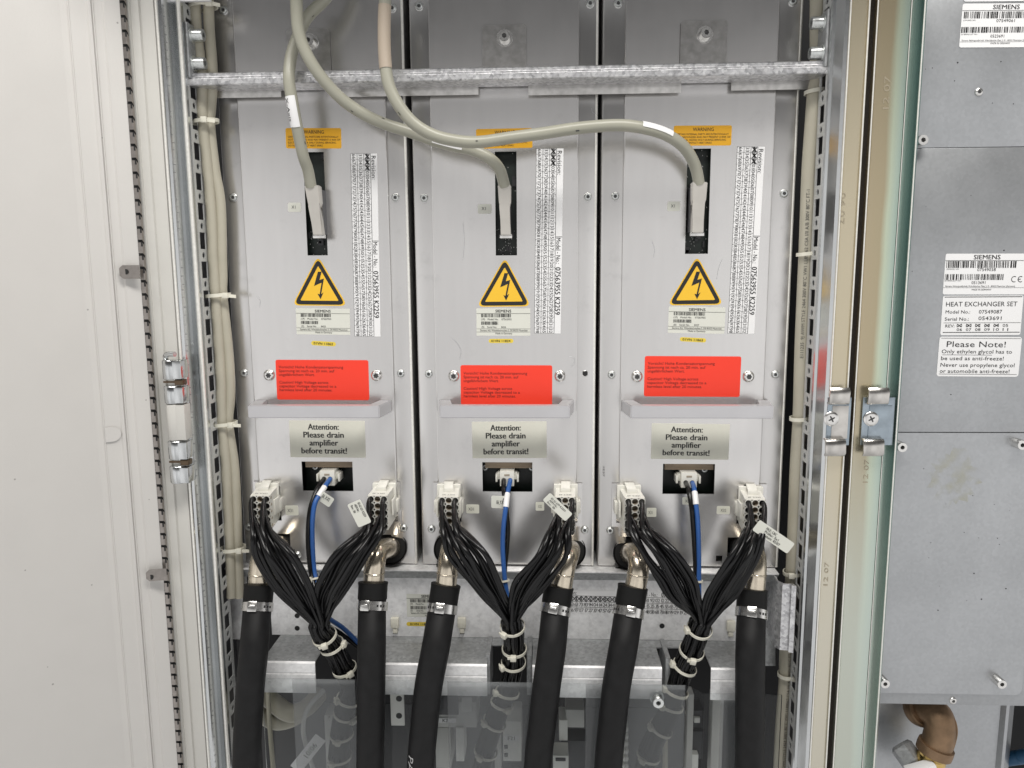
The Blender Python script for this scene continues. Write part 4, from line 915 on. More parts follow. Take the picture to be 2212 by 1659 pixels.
# ------------------------------------------------------------------ harnesses
def plug(parent, uc, uf, vtop, code):
    """uc: plug centre on the front (u); uf: centre of its outer face; vtop: top of the outer face"""
    Yf = -.046
    c0 = P(uc, 1090, -.001); f0 = P(uf, vtop, Yf)
    w2 = .0122; hgt = .0435; z1 = f0.z; z0 = z1 - hgt
    sh = f0.x - c0.x                      # sideways lean of the body
    def X(y, x): return c0.x + sh * min(1, max(0, (y + .001) / (Yf + .001))) + x
    mb = MB(); g = .0085; cols, rows = 3, 5; cw = 2 * w2 / cols; ch = hgt / rows; rad = .0037; holes = []
    for i in range(cols):
        for j in range(rows):
            cx = X(Yf, -w2 + cw * (i + .5)); cz = z1 - ch * (j + .5); holes.append((i, j, Vector((cx, Yf, cz))))
            n = 16; sq = []; ci = []; cb = []
            for k in range(n):
                a = 2 * math.pi * (k + .5) / n; ca, sa = math.cos(a), math.sin(a); q = 1 / max(abs(ca), abs(sa))
                sq.append(mb.bm.verts.new((cx + ca * q * cw / 2, Yf, cz + sa * q * ch / 2))); ci.append(mb.bm.verts.new((cx + ca * rad, Yf, cz + sa * rad))); cb.append(mb.bm.verts.new((cx + ca * rad, Yf + g, cz + sa * rad)))
            for k in range(n):
                l = (k + 1) % n; mb.bm.faces.new([sq[k], sq[l], ci[l], ci[k]]); mb.bm.faces.new([ci[k], ci[l], cb[l], cb[k]])
            mb.bm.faces.new(cb)
            # corner fill
            for sx_ in (-1, 1):
                for sz_ in (-1, 1):
                    p = [(cx + sx_ * cw / 2, Yf, cz + sz_ * ch / 2)]
    mb.bm.normal_update()
    # body walls
    fx0, fx1, bx0_, bx1_ = X(Yf, -w2), X(Yf, w2), X(0, -w2), X(0, w2); yb = .004
    Q = lambda x, y, z: Vector((x, y, z))
    for q in ([Q(fx0, Yf, z0), Q(fx0, Yf, z1), Q(bx0_, yb, z1), Q(bx0_, yb, z0)], [Q(fx1, Yf, z0), Q(bx1_, yb, z0), Q(bx1_, yb, z1), Q(fx1, Yf, z1)], [Q(fx0, Yf, z1), Q(fx1, Yf, z1), Q(bx1_, yb, z1), Q(bx0_, yb, z1)], [Q(fx0, Yf, z0), Q(bx0_, yb, z0), Q(bx1_, yb, z0), Q(fx1, Yf, z0)]): mb.face(q)
    pl = obj('plug', mb, [NYLON], parent, smooth=0)
    me = pl.data; me.materials.append(NYLHOLE)
    for p in me.polygons:
        cy = p.center.y + wl(parent).y
        if cy > Yf + .002 and cy < Yf + g + .001 and abs(p.normal.z) < 2 and len(p.vertices) in (4, 16) and p.area < 1.2e-4: p.material_index = 1
    # header frame, latch and side clips (all nylon)
    mb = MB(); mb.box(c0.x - .0150, c0.x + .0150, -.0070, -.0012, z0 + .004, z1 + .0045, .0008); mb.box(c0.x - .0185, c0.x - .0125, -.012, -.0012, z0 + .012, z0 + .028, .0008); mb.box(c0.x + .0125, c0.x + .0185, -.012, -.0012, z0 + .012, z0 + .028, .0008)
    obj('plug_header', mb, NYLON, pl)
    mb = MB(); lx = X(-.02, 0)
    a, b = Vector((c0.x, -.003, z1 + .0070)), Vector((X(-.024, 0), -.024, z1 + .0035)); d = (b - a).normalized()
    mb.obox((a + b) / 2, Vector((1, 0, 0)), d, Vector((1, 0, 0)).cross(d), .0058, (b - a).length / 2, .0011, .0005)
    mb.obox(b + Vector((0, 0, -.0015)), Vector((1, 0, 0)), Vector((0, 1, 0)), Vector((0, 0, 1)), .0062, .0012, .0030, .0005)
    obj('latch', mb, NYLON, pl)
    for s in (-1, 1):
        mb = MB(); mb.obox(Vector((X(-.018, s * (w2 + .0022)), -.018, (z0 + z1) / 2 + .001)), Vector((1, 0, 0)), Vector((0, 1, 0)), Vector((0, 0, 1)), .0013, .010, .010, .0006)
        obj('side_clip', mb, NYLON, pl)
    mb = MB(); put(mb, lambda x, y: Vector((X(-.037 + y * -1, x), -.037 - y, z1 + .0004)), code, 0, 0, .015, .0035, .02); obj('print', mb, INKG, pl, smooth=0)
    return holes

def tie_loop(parent, c, axis, r, hang, name='cable_tie', wid=.0018, m=TIE):
    axis = axis.normalized(); n1 = (EYE - c); n1 = (n1 - axis * n1.dot(axis)).normalized(); n2 = axis.cross(n1)
    pts = [c + (n1 * math.cos(2 * math.pi * k / 36) + n2 * math.sin(2 * math.pi * k / 36)) * r for k in range(36)]
    mb = MB(); mb.loop(pts, lambda p: axis, wid, .0011)
    a = R(hang); rd = n1 * math.cos(a) + n2 * math.sin(a); tg = axis.cross(rd)
    o_ = obj(name, mb, m, parent, smooth=30)
    m2 = MB(); m2.obox(c + rd * (r + .0022), rd, tg, axis, .0027, .0036, .0035, .0008)
    m2.obox(c + rd * (r + .0025) + tg * .0048, rd, tg, axis, .0007, .0022, .0016)
    obj('tie_head', m2, m, o_)
    return o_

def bundle_slots(n, r):
    out = []; ga = math.pi * (3 - 5 ** .5)
    for i in range(n): q = math.sqrt((i + .5) / n); out.append((q * math.cos(i * ga), q * math.sin(i * ga)))
    return out

HARN = [
    dict(cables=(0,), plugs=((581, 561, 1071, 'E6_X.X31'), (833, 815, 1071, 'E6_X.X32')),
         top=((545, 590), (777, 822)), mid=(((548, 630), (578, 665), (612, 680)), ((725, 794), (690, 762), (678, 735))), spine=[(690, 1338), (694, 1364), (722, 1402), (746, 1448), (757, 1482), (748, 1530), (736, 1600), (731, 1700)],
         ties=[(.10, 20, 1), (.17, -55, 1), (.32, -15, 1), (.50, 50, 1), (.58, -50, 1), (.70, 20, 1), (.83, 40, 1)]),
    dict(plugs=((971, 969, 1074, 'E6_Y.X31'), (1222, 1221, 1074, 'E6_Y.X32')),
         top=((957, 1004), (1184, 1230)), mid=(((970, 1055), (1011, 1080), (1046, 1093)), ((1158, 1226), (1118, 1190), (1104, 1155))), spine=[(1104, 1330), (1107, 1352), (1111, 1400), (1107, 1452), (1098, 1490), (1072, 1550), (1050, 1620), (1035, 1700)],
         ties=[(.06, 45, 1), (.20, 5, 1), (.28, 60, 1), (.46, 60, 1), (.52, -35, 1), (.63, 40, 1), (.80, 15, 1)]),
    dict(plugs=((1357.5, 1372, 1076.5, 'E6_Z.X31'), (1618.7, 1632, 1079.5, 'E6_Z.X32')),
         top=((1362, 1414), (1608, 1650)), mid=(((1388, 1462), (1424, 1498), (1448, 1510)), ((1583, 1638), (1542, 1612), (1524, 1585))), spine=[(1518, 1335), (1512, 1356), (1494, 1406), (1474, 1452), (1462, 1490), (1440, 1550), (1405, 1620), (1385, 1700)],
         ties=[(.06, 50, 1), (.20, -20, 1), (.30, 55, 1), (.45, 60, 1), (.53, 40, 1), (.66, 40, 1), (.82, 15, 1)])]
names = ['left', 'middle', 'right']
hlab = ['black wire harness joining the white plugs of the leftmost amplifier, trunk leaning to the right', 'black wire harness joining the white plugs of the middle amplifier, trunk hanging straight', 'black wire harness joining the white plugs of the rightmost amplifier, trunk leaning to the left']
SPY = [-.078, -.076, -.064, -.056, -.050, -.050, -.046, -.044]
for hi, H in enumerate(HARN):
    sp = path([(u, v, SPY[i]) for i, (u, v) in enumerate(H['spine'])], 8)
    t = thing('wire_harness', hlab[hi], 'wire harness', sp[0], 'black wire harnesses under the amplifiers')
    H['obj'] = t
    rg = random.Random(50 + hi); RB = .0116; slots = bundle_slots(20, RB); rg.shuffle(slots); si = 0
    fr_ = frames(sp)
    for pi, (uc, uf, vt, code) in enumerate(H['plugs']):
        holes = plug(t, uc, uf, vt, code)
        wires = [h for h in holes if h[0] != 1]
        (m0, m1, m2) = H['mid'][pi]
        # order the slots so each side keeps to its half of the bundle
        mine = sorted(slots, key=lambda s: s[0] + rg.uniform(-.5, .5)); mine = mine[:10] if pi == 0 else mine[10:]
        mine = sorted(mine, key=lambda s: s[0])
        wires = sorted(wires, key=lambda h: h[0] * 10 + ((h[1] * 3) % 5) if pi == 0 else h[0] * 10 + (4 - (h[1] * 3) % 5))
        for k, (ci, rj, hp) in enumerate(wires):
            f = k / 9; jx = rg.uniform(-5, 5)
            out = hp + Vector((0, .006, 0)); c1 = hp + Vector((rg.uniform(-.0006, .0006), -.0085 - .0016 * rg.random(), -.0025))
            y1 = -.094 - .006 * rg.random() - .010 * ((rj % 2)); f1 = f + rg.uniform(-.07, .07)
            L = lambda m, ff: m[0] + (m[1] - m[0]) * ff
            p1 = P(L(m0, f1), 1198 + rg.uniform(-6, 6), y1); p2 = P(L(m1, f + rg.uniform(-.05, .05)), 1253, y1 + .004); p3 = P(L(m2, f), 1292, y1 + .009)
            c2 = P(L(H['top'][pi], f + rg.uniform(-.05, .05)), max(1150, 1096 + 14.6 * rj) + rg.uniform(-4, 4), -.080 - .006 * rg.random() - .006 * (4 - rj) / 4)
            sx_, sy_ = mine[k]; tail = []
            for q in range(0, len(sp), 4):
                T, N, B = fr_[q]; n1 = (EYE - sp[q]); n1 = (n1 - T * n1.dot(T)).normalized(); sd = n1.cross(T)
                sd = sd if sd.x > 0 else -sd
                wob = .0012; tail.append(sp[q] + sd * (sx_ * RB + rg.uniform(-wob, wob)) + n1 * (sy_ * RB + rg.uniform(-wob, wob)))
            mb = MB(); mb.tube(spline([out, c1, c2, p1, p2, p3] + tail, 5), .0030, 8); obj('wire', mb, WIRE, t, smooth=60)
    tot = sum((b - a).length for a, b in zip(sp, sp[1:]))
    for (fs, hang, k) in H['ties']:
        c, T = tube_at(sp, fs * tot); ax = (T + Vector((rg.uniform(-.18, .18), rg.uniform(-.1, .1), rg.uniform(-.1, .1)))).normalized(); tie_loop(t, c, ax, RB + .0027, hang)

# two-way power leads (black and blue)
def lead(ai, label_, blk, blu, sleeve):
    A = AMPS[ai]; u0, u1, v0, v1 = A['plugL']; Yp = -.008
    a, b = P(u0, v0, Yp), P(u1, v1, Yp)
    t = thing('power_lead', label_, 'cable', P(blu[-1][0], blu[-1][1], -.08), 'black and blue power leads')
    mb = MB(); mb.box(a.x, b.x, Yp, .016, b.z, a.z, .0006); pl = obj('plug', mb, NYLON, t)
    cx = (a.x + b.x) / 2; mb = MB()
    for s in (-1, 1):
        mb.box(cx + s * (b.x - a.x) * .5 + (0 if s > 0 else -.0035), cx + s * (b.x - a.x) * .5 + (.0035 if s > 0 else 0), .000, .014, b.z + .007, a.z - .004); x = cx + s * ((b.x - a.x) * .5 + .0045); mb.box(x - .0012, x + .0012, -.004, .014, b.z + .0045, a.z - .0055, .0004)
    obj('plug_wing', mb, NYLON, pl)
    mb = MB(); mb.box(cx - .0034, cx + .0034, Yp - .0003, Yp + .002, a.z - .0062, a.z - .0038); obj('plug_window', mb, NYLHOLE, pl)
    mb = MB()
    for s in (-1, 1): mb.lathe(Vector((cx + s * .0040, Yp + .0004, P(700, (v0 + v1) / 2 + 1, Yp).z)), Vector((0, -1, 0)), [(.0030, 0), (.0030, .0008)], 16)
    obj('plug_socket', mb, DARKH, pl)
    zc = P(700, (v0 + v1) / 2 + 1, Yp).z
    def pts(l, s): return [Vector((cx + s * .0040, Yp + .004, zc)), Vector((cx + s * .0040, Yp - .006, zc - .001))] + [P(*q) for q in l]
    pb = spline(pts(blk, -1), 8); mb = MB(); mb.tube(pb, .0030, 10); obj('black_wire', mb, WIRE, t, smooth=60)
    pu = spline(pts(blu, 1), 8); mb = MB(); mb.tube(pu, .0030, 10); obj('blue_wire', mb, BLUE, t, smooth=60)
    mb = MB(); s0, s1 = tube_s(pu, sleeve[0]), tube_s(pu, sleeve[1]); wrap_patch(mb, pu, s0, s1, -math.pi, math.pi, .0036, 6, 20); obj('white_sleeve', mb, PAPER, t, smooth=60)
    return t, pb, pu
def flag(parent, corners, Y, lines, m=PAPERG, name='flag_label', rad=.002, sc=1.0, Y2=None):
    """corners TL, TR, BL of the rectangle in picture units, lines (text, fx, fy, fw, fh)"""
    tl, tr, bl = P(*corners[0], Y), P(*corners[1], Y if Y2 is None else Y2), P(*corners[2], Y); fr = Frame(tl, tr, bl); mb = MB()
    for (s, fx, fy, fw, fh) in lines: ptxt(mb, fr, s, fx, fy, fw, fh, .015, h=.0008)
    o_ = obj(name, sheet(fr, rad, .0004), m, parent, smooth=0)
    if lines: obj('print', mb, INK, o_, smooth=0)
    return o_
Yw = -.045
l0, pb0, pu0 = lead(0, 'black and blue power lead with tilted tag, plugged into the leftmost amplifier', [(686, 1055, -.030), (671, 1096, -.045), (666, 1138, -.052), (666, 1180, -.054), (671, 1232, -.058), (680, 1273, -.070), (688, 1310, -.078), (700, 1345, -.055), (735, 1368, -.040), (790, 1410, -.04)],
     [(699, 1055, -.030), (681.6, 1084, -.044), (675.5, 1117, -.050), (674.5, 1159, -.052), (677.5, 1221, -.055), (684, 1263, -.064), (695, 1310, -.070), (710, 1335, -.055), (745, 1360, -.040), (800, 1415, -.04)], (1052, 1073))
flag(l0, ((697.5, 1061), (723, 1078), (687, 1080)), -.038, [('E6_X.X2', .45, .35, .6, .34)])
l1, pb1, pu1 = lead(1, 'black and blue power lead hanging straight down, plugged into the middle amplifier', [(1089, 1067, -.034), (1094, 1107, -.046), (1097, 1143, -.048), (1094.5, 1189, -.052), (1089.5, 1244, -.058), (1095, 1290, -.070), (1102, 1330, -.070)],
     [(1096, 1067, -.034), (1092.5, 1096, -.048), (1088, 1134, -.054), (1086, 1171, -.056), (1087, 1207, -.060), (1091, 1255, -.066), (1100, 1310, -.072), (1106, 1340, -.070)], (1068.5, 1096))
flag(l1, ((1061.5, 1070.5), (1092, 1071.5), (1060.5, 1097)), -.040, [('E6_Y.X2', .66, .5, .56, .28)])
l2, pb2, pu2 = lead(2, 'black and blue power lead curving to the right, plugged into the rightmost amplifier', [(1488, 1061, -.034), (1494, 1097, -.046), (1496.5, 1125, -.048), (1499, 1161, -.052), (1502, 1216, -.055), (1503, 1256, -.058), (1508, 1310, -.066), (1510, 1345, -.064)],
     [(1500, 1061, -.034), (1503.5, 1090, -.046), (1507, 1125, -.050), (1508.5, 1161, -.053), (1509.5, 1216, -.056), (1509.5, 1256, -.060), (1510, 1290, -.066), (1512, 1345, -.066)], (1063, 1088.5))
for l_, pu_, v in ((l0, pu0, 1252), (l1, pu1, 1253), (l2, pu2, 1257)):
    c, T = tube_at(pu_, tube_s(pu_, v)); tie_loop(l_, c + Vector((-.0015, .001, 0)), T, .0058, 62, wid=.0012)

# paper flags folded round the harness wires
def P6(x, y): return (460.8 + x / 4.8, 950.5 + y / 4.8)
def P7(x, y): return (892.9 + x / 5.486, 979.3 + y / 5.486)
def P9(x, y): return (1474.7 + x / 3, 1106 + y / 3)
ln = lambda a: [(a, .40, .20, .62, .17), ('AEM-Nr.:', .27, .47, .34, .17), ('Rev.: 00', .25, .74, .32, .17)]
flag(HARN[0]['obj'], (P6(1522, 612), P6(1640, 850), P6(1403, 700)), -.108, ln('83 62 621 K2259'))
flag(HARN[1]['obj'], (P7(1620, 465), P7(1888, 718), P7(1588, 606)), -.108, [('83 62 639 K2259', .46, .28, .62, .18), ('AEM-Nr.:', .33, .53, .34, .18), ('Rev.: 00', .31, .80, .32, .18)])
flag(HARN[2]['obj'], (P9(500, 50), P9(727, 205), P9(463, 125)), -.092, [('FKZ: CBC', .39, .25, .29, .20), ('Prüfer: 5x1', .45, .51, .38, .20), ('Datum: 45/07', .50, .77, .46, .20)])

# ------------------------------------------------------------------ coolant hoses
def hose(label_, ring, pipe, cuff, clamp, low, Yc, writing=None):
    """ring: (u, v) of the elbow seat; pipe: [(u,v,Y)...] steel elbow; cuff: ((u,v) top, (u,v) bottom); clamp (u,v); low: hose line"""
    pp = path(pipe, 8); hp = path([(cuff[0][0], cuff[0][1], Yc[0]), (clamp[0], clamp[1], Yc[1])] + [(u, v, Yc[2]) for u, v in low], 8)
    t = thing('coolant_hose', label_, 'hose', P(low[-1][0], low[-1][1], Yc[2]), 'black coolant hoses with steel elbows')
    rr = .0127
    mb = MB(); rad = [rr] * len(pp)
    mb.tube(pp, rad, 22); el = obj('pipe_elbow', mb, PIPE, t, smooth=60)
    # rolled bead where the straight socket starts
    c, T = tube_at(pp, sum((b - a).length for a, b in zip(pp, pp[1:])) * .72); mb = MB(); mb.ring(c, T, rr - .0006, [(0, -.0016), (.0010, -.0008), (.0013, 0), (.0010, .0008), (0, .0016)], 24); obj('pipe_bead', mb, PIPE, el, smooth=60)
    c0, T0 = pp[0], (pp[2] - pp[0]).normalized(); mb = MB(); mb.ring(c0 + T0 * .004, T0, rr + .0002, [(0, -.010), (.0075, -.010), (.0085, -.006), (.0070, -.002), (.0080, .001), (.0062, .004), (0, .0045)], 30); sr = obj('seal_ring', mb, CUFF, t, smooth=30)
    mb = MB(); mb.ring(c0 + T0 * .005, T0, rr + .0078, [(0, -.0035), (.0008, -.0035), (.0008, .0035), (0, .0035)], 30); sd = T0.cross(Vector((0, 0, 1))).normalized(); q = c0 + T0 * .005 + (Vector((0, 0, -1)) * .8 + sd * .5).normalized() * (rr + .012); mb.obox(q, T0, sd, T0.cross(sd), .004, .005, .0025, .0008); obj('ring_clip', mb, WIRE, sr, smooth=30)
    hr = .0168; s_c = tube_s(hp, cuff[1][1]); n = len(hp)
    acc = 0; rads = []
    for i, p in enumerate(hp):
        if i: acc += (p - hp[i - 1]).length
        rads.append(hr)
    mb = MB(); mb.tube(hp, rads, 26); ho = obj('rubber_tube', mb, RUB, t, smooth=60)
    mb = MB(); k = int(8 * 1); seg = [tube_at(hp, s_c * f / 6)[0] for f in range(7)]; mb.tube([seg[0] + (seg[0] - seg[1]).normalized() * .001] + seg, [hr + .0012, hr + .0014] + [hr + .0009] * 6, 26); obj('end_cuff', mb, CUFF, t, smooth=50)
    s_k = tube_s(hp, clamp[1]); c, T = tube_at(hp, s_k); T = (T + Vector((random.uniform(-.08, .08), 0, 0))).normalized()
    mb = MB(); mb.ring(c, T, hr + .0006, [(0, -.0052), (.0013, -.0052), (.0013, .0052), (0, .0052)], 34); cl = obj('hose_clamp', mb, STEEL, t, smooth=30)
    n1 = (EYE - c); n1 = (n1 - T * n1.dot(T)).normalized(); sd = T.cross(n1) if (T.cross(n1)).x < 0 else -T.cross(n1)
    def rd(a): return n1 * math.cos(R(a)) + sd * math.sin(R(a))
    a0 = clamp[2]; q = rd(a0); tg = T.cross(q); mb = MB(); mb.obox(c + q * (hr + .0030), q, tg, T, .0014, .0056, .0062, .0008); mb.obox(c + q * (hr + .0046) - T * .0005, q, tg, T, .0010, .0038, .0012, .0006); obj('clamp_buckle', mb, STEEL, cl)
    mb = MB()
    for k in range(3):
        q = rd(clamp[3] + (13 * k)); tg = T.cross(q); mb.obox(c + q * (hr + .0019), q, tg, T, .0002, .0011, .0014)
    obj('clamp_hole', mb, DARKH, cl)
    if writing:
        mb = MB(); wrap_text(mb, hp, tube_s(hp, writing[1]), writing[0], .0085, hr + .0003, .058, 1, R(writing[2]), 0.0); obj('hose_marking', mb, WHITEINK, t, smooth=0)
    return t
hose('black coolant hose farthest left, beside the slotted left post', None, [(604, 1178, .004), (596, 1180, -.030), (574, 1192, -.058), (563, 1216, -.066), (560, 1245, -.068), (559, 1272, -.068), (558, 1300, -.070)], ((560, 1264), (557, 1300)), (556, 1311, 18, -52), [(549, 1400), (541, 1480), (536, 1560), (533, 1640), (532, 1780)], (-.068, -.076, -.102))
hose('black coolant hose under the right plug of the leftmost amplifier', None, [(846, 1184, .004), (835, 1184, -.030), (816, 1194, -.056), (810, 1216, -.066), (808, 1240, -.068), (807, 1268, -.068), (806, 1295, -.070)], ((806, 1259), (805, 1297)), (804, 1309, 25, -46), [(803, 1400), (802, 1480), (801, 1560), (800, 1640), (799, 1780)], (-.068, -.076, -.102))
hose('black coolant hose with white lettering, under the left plug of the middle amplifier', None, [(972, 1186, .004), (974, 1186, -.030), (972, 1196, -.054), (969, 1216, -.064), (966, 1240, -.068), (963, 1272, -.070), (960, 1300, -.072)], ((963, 1264), (957, 1305)), (955, 1315, 8, 35), [(941, 1400), (926, 1480), (917, 1560), (910, 1640), (902, 1780)], (-.068, -.076, -.102), ('PARKER', 1668, -48))
hose('black coolant hose under the right plug of the middle amplifier', None, [(1229, 1190, .004), (1232, 1189, -.030), (1228, 1200, -.054), (1222, 1220, -.064), (1217, 1244, -.068), (1213, 1272, -.070), (1209, 1300, -.072)], ((1207, 1268), (1203, 1307)), (1200, 1317, 8, -55), [(1192, 1400), (1181, 1480), (1172, 1560), (1163, 1640), (1155, 1780)], (-.068, -.076, -.102))
hose('black coolant hose under the left plug of the rightmost amplifier', None, [(1359, 1196, .004), (1366, 1194, -.030), (1377, 1204, -.054), (1380, 1222, -.064), (1377, 1246, -.068), (1371, 1275, -.070), (1367, 1300, -.072)], ((1367, 1268), (1361, 1310)), (1358, 1322, -8, 40), [(1346, 1400), (1332, 1480), (1323, 1560), (1315, 1640), (1305, 1780)], (-.068, -.076, -.102))
hose('black coolant hose farthest right, beside the galvanised bracket', None, [(1612, 1186, .004), (1622, 1188, -.030), (1630, 1200, -.054), (1632, 1222, -.064), (1631, 1246, -.068), (1629, 1272, -.070), (1627, 1300, -.072)], ((1625, 1274), (1624, 1316)), (1623, 1325, -2, -58), [(1621, 1400), (1620, 1480), (1620, 1560), (1620, 1640), (1620, 1780)], (-.068, -.076, -.102))
# ------------------------------------------------------------------ beige cables tied along the posts
def run(label_, pts, Y, r, grp='beige cables tied along the slotted posts', prints=()):
    pp = path([(u, v, Y) for u, v in pts], 6); mb = MB(); mb.tube(pp, r, 16)
    o_ = obj('beige_cable', mb, CABB, smooth=60); tag(o_, label_, 'cable', grp)
    for (s, vm, L, h, ang) in prints:
        mb = MB(); wrap_text(mb, pp, tube_s(pp, vm), s, h, r + .0003, L, -1, R(ang), .006)
        k = obj('cable_print', mb, INKG, o_, smooth=0); k.location = (0, 0, 0)
    return o_, pp
_, cL1 = run('beige cable on the left post, the one nearest the slots', [(420, -40), (424, 60), (436, 160), (437, 230), (441, 290), (449, 367), (457, 470), (460, 553), (463, 600), (466, 638), (470, 700), (474, 760), (478, 830), (480, 915), (488, 1000), (493, 1100), (497, 1180), (499, 1250), (500, 1290)], -.022, .0062)
_, cL2 = run('beige cable on the left post, the one nearest the amplifiers', [(449, -40), (452, 60), (459, 160), (455, 233), (453, 270), (464, 367), (476, 440), (479, 553), (480, 600), (480, 638), (489, 720), (496, 800), (497, 860), (493, 915), (505, 1000), (511, 1100), (513, 1180), (516, 1250), (517, 1290)], -.016, .0062)
_, cR1 = run('beige cable with printed lettering running down the right post', [(1767, -40), (1766, 60), (1766, 160), (1760, 200), (1754, 280), (1748, 367), (1744, 470), (1741, 553), (1737, 640), (1732, 760), (1728, 900), (1722, 1000), (1718, 1106), (1712, 1236), (1708, 1300), (1699, 1400), (1697, 1470), (1690, 1560), (1685, 1659), (1680, 1760)], -.010, .0086,
   prints=[('E111235  9J AWM STYLE 2464 300V 80°C VW1 LL89062 CSA I/II A/B 300V 80°C FT-1', 598, .197, .0038, 0), ('AWM STYLE 2464 300V 80°C VW1 LL89062 CSA I/II A/B 300V 80°C FT-1', 1535, .165, .0038, 30)])
def strap(label_, u, v, Y, hw, hd, head, tail=True):
    c = P(u, v, Y); pts = [c + Vector((hw * math.cos(2 * math.pi * k / 36), -hd * math.sin(2 * math.pi * k / 36), .0012 * math.cos(2 * math.pi * k / 36))) for k in range(36)]
    mb = MB(); mb.loop(pts, lambda p: Vector((0, 0, 1)), .0021, .0011); o_ = obj('cable_tie', mb, TIE, smooth=30); tag(o_, label_, 'cable tie', 'cable ties along the posts')
    if head is not None:
        a = R(head); q = c + Vector((hw * math.cos(a), -hd * math.sin(a) - .0022, 0)); mb = MB(); mb.obox(q, Vector((1, 0, 0)), Vector((0, 1, 0)), Vector((0, 0, 1)), .0036, .0022, .0034, .0008)
        if tail: mb.obox(q + Vector((.007, .002, -.0008)), Vector((1, .35, -.12)).normalized(), Vector((-.35, 1, 0)).normalized(), Vector((0, 0, 1)), .005, .0006, .0020)
        obj('tie_head', mb, TIE, o_)
strap('topmost cable tie on the left post, above the bracket bolts', 438, 14, -.020, .0165, .0120, 45)
strap('cable tie on the left post just below the cross bar', 444, 263, -.020, .0150, .0115, 75)
strap('cable tie on the left post level with the voltage triangles', 470, 638, -.020, .0150, .0120, 30)
strap('cable tie on the left post level with the attention labels', 485, 915, -.020, .0150, .0120, 40)
strap('lowest cable tie on the left post, near the elbow of the first hose', 503, 1184, -.020, .0155, .0120, 40)
strap('cable tie on the right post just below the cross bar', 1761, 198, -.012, .0110, .0115, None)
strap('cable tie on the right post level with the long slots', 1743, 548, -.012, .0110, .0115, None)
strap('cable tie on the right post level with the amplifier handles', 1728, 903, -.012, .0112, .0115, None)
strap('cable tie on the right post just above the galvanised bracket', 1713, 1236, -.012, .0112, .0115, 120, False)
strap('cable tie on the right post below the galvanised bracket', 1701, 1456, -.012, .0112, .0115, 60)

# brackets beside the posts
mb = MB(); z1, z0 = P(1700, 1254, -.03).z, P(1700, 1396, -.03).z
mb.plan([(PX(1745, 553, -.046), -.0455), (P(1718, 1300, -.046).x, -.047), (P(1712, 1300, -.040).x, -.040), (P(1690, 1300, -.038).x, -.038), (P(1680, 1300, -.032).x, -.031), (P(1676, 1300, -.01).x, .03)], z0, z1, .002)
b_ = obj('cable_bracket', mb, GALVB, smooth=50); tag(b_, 'bent galvanised bracket covering the cable at the foot of the right post', 'bracket')
mb = MB(); x0 = P(1640, 1300, .01).x; mb.prism([Vector((x0, .012, P(1640, 1230, .01).z)), Vector((P(1668, 1260, .01).x, .012, P(1660, 1262, .01).z)), Vector((P(1676, 1300, .01).x, .012, P(1660, 1300, .01).z)), Vector((P(1676, 1440, .01).x, .012, P(1660, 1440, .01).z)), Vector((x0, .012, P(1640, 1440, .01).z))], (0, .002, 0))
b2 = obj('bracket_gusset', mb, GALVD, b_); 
mb = MB(); a, b = P(494, 1238, .000), P(540, 1382, .000); mb.box(a.x, b.x, .000, .002, b.z, a.z, .0006); o_ = obj('side_plate', mb, GALV); tag(o_, 'galvanised side plate beside the left post behind the first hose', 'plate')

# ------------------------------------------------------------------ things in the lower compartment, behind the acrylic
def boxp(mb, u0, u1, v0, v1, Y0, Y1, bev=.0006):
    a, b = P(u0, v0, Y0), P(u1, v1, Y0); mb.box(a.x, b.x, Y0, Y1, b.z, a.z, bev)
def lower(name, label_, cat, root, parts, grp=None):
    t = thing(name, label_, cat, P(*root), grp)
    for (nm, m, boxes) in parts:
        mb = MB()
        for b in boxes: boxp(mb, *b)
        obj(nm, mb, m, t)
    return t
t = lower('perforated_upright', 'pale perforated steel upright behind the acrylic between the second and third hoses', 'upright', (858, 1568, .02), [('upright', PLASTW, [(842, 874, 1480, 1568, .02, .023)])])
for v in (1509, 1546):
    p = P(862, v, .02); mb = MB(); mb.lathe(Vector((p.x, .0199, p.z)), Vector((0, -1, 0)), [(.0042, 0), (.0042, .0004)], 18); obj('upright_hole', mb, DARKH, t)
t = lower('contactor', 'grey contactor with a K2 label behind the acrylic, right of the lettered hose', 'contactor', (985, 1640, .03), [('body', PLASTG, [(938, 1030, 1515, 1572, .03, .08), (940, 975, 1572, 1660, .034, .08)]), ('dark_window', PLASTD, [(944, 990, 1500, 1545, .0275, .031)]), ('side_block', PLASTW, [(984, 1003, 1572, 1645, .026, .06)]), ('grey_panel', PLASTG, [(997, 1020, 1506, 1538, .028, .032)])])
fr = FR((946, 1551), (985, 1551), (946, 1561), .0285); mb = MB(); ptxt(mb, fr, 'K2', .4, .5, None, .7, .02); label('contactor_label', fr, PAPER, t, [('print', mb, INK)], .0005)
t = lower('breaker', 'pale circuit breaker with an F21 label behind the acrylic, left of the fourth hose', 'breaker', (1106, 1660, .02), [('body', PLASTW, [(1086, 1126, 1558, 1645, .02, .07)]), ('side_rail', PLASTG, [(1068, 1083, 1575, 1660, .03, .05)])])
fr = FR((1090, 1588), (1122, 1588), (1090, 1601), .0195); mb = MB(); ptxt(mb, fr, 'F21', .45, .5, None, .6, .02); label('breaker_label', fr, PAPER, t, [('print', mb, INK)], .0005)
mb = MB()
for v in (1614, 1632): boxp(mb, 1089, 1097, v - 4, v + 4, .0188, .021, .0004)
obj('terminal_screws', mb, PLASTD, t)
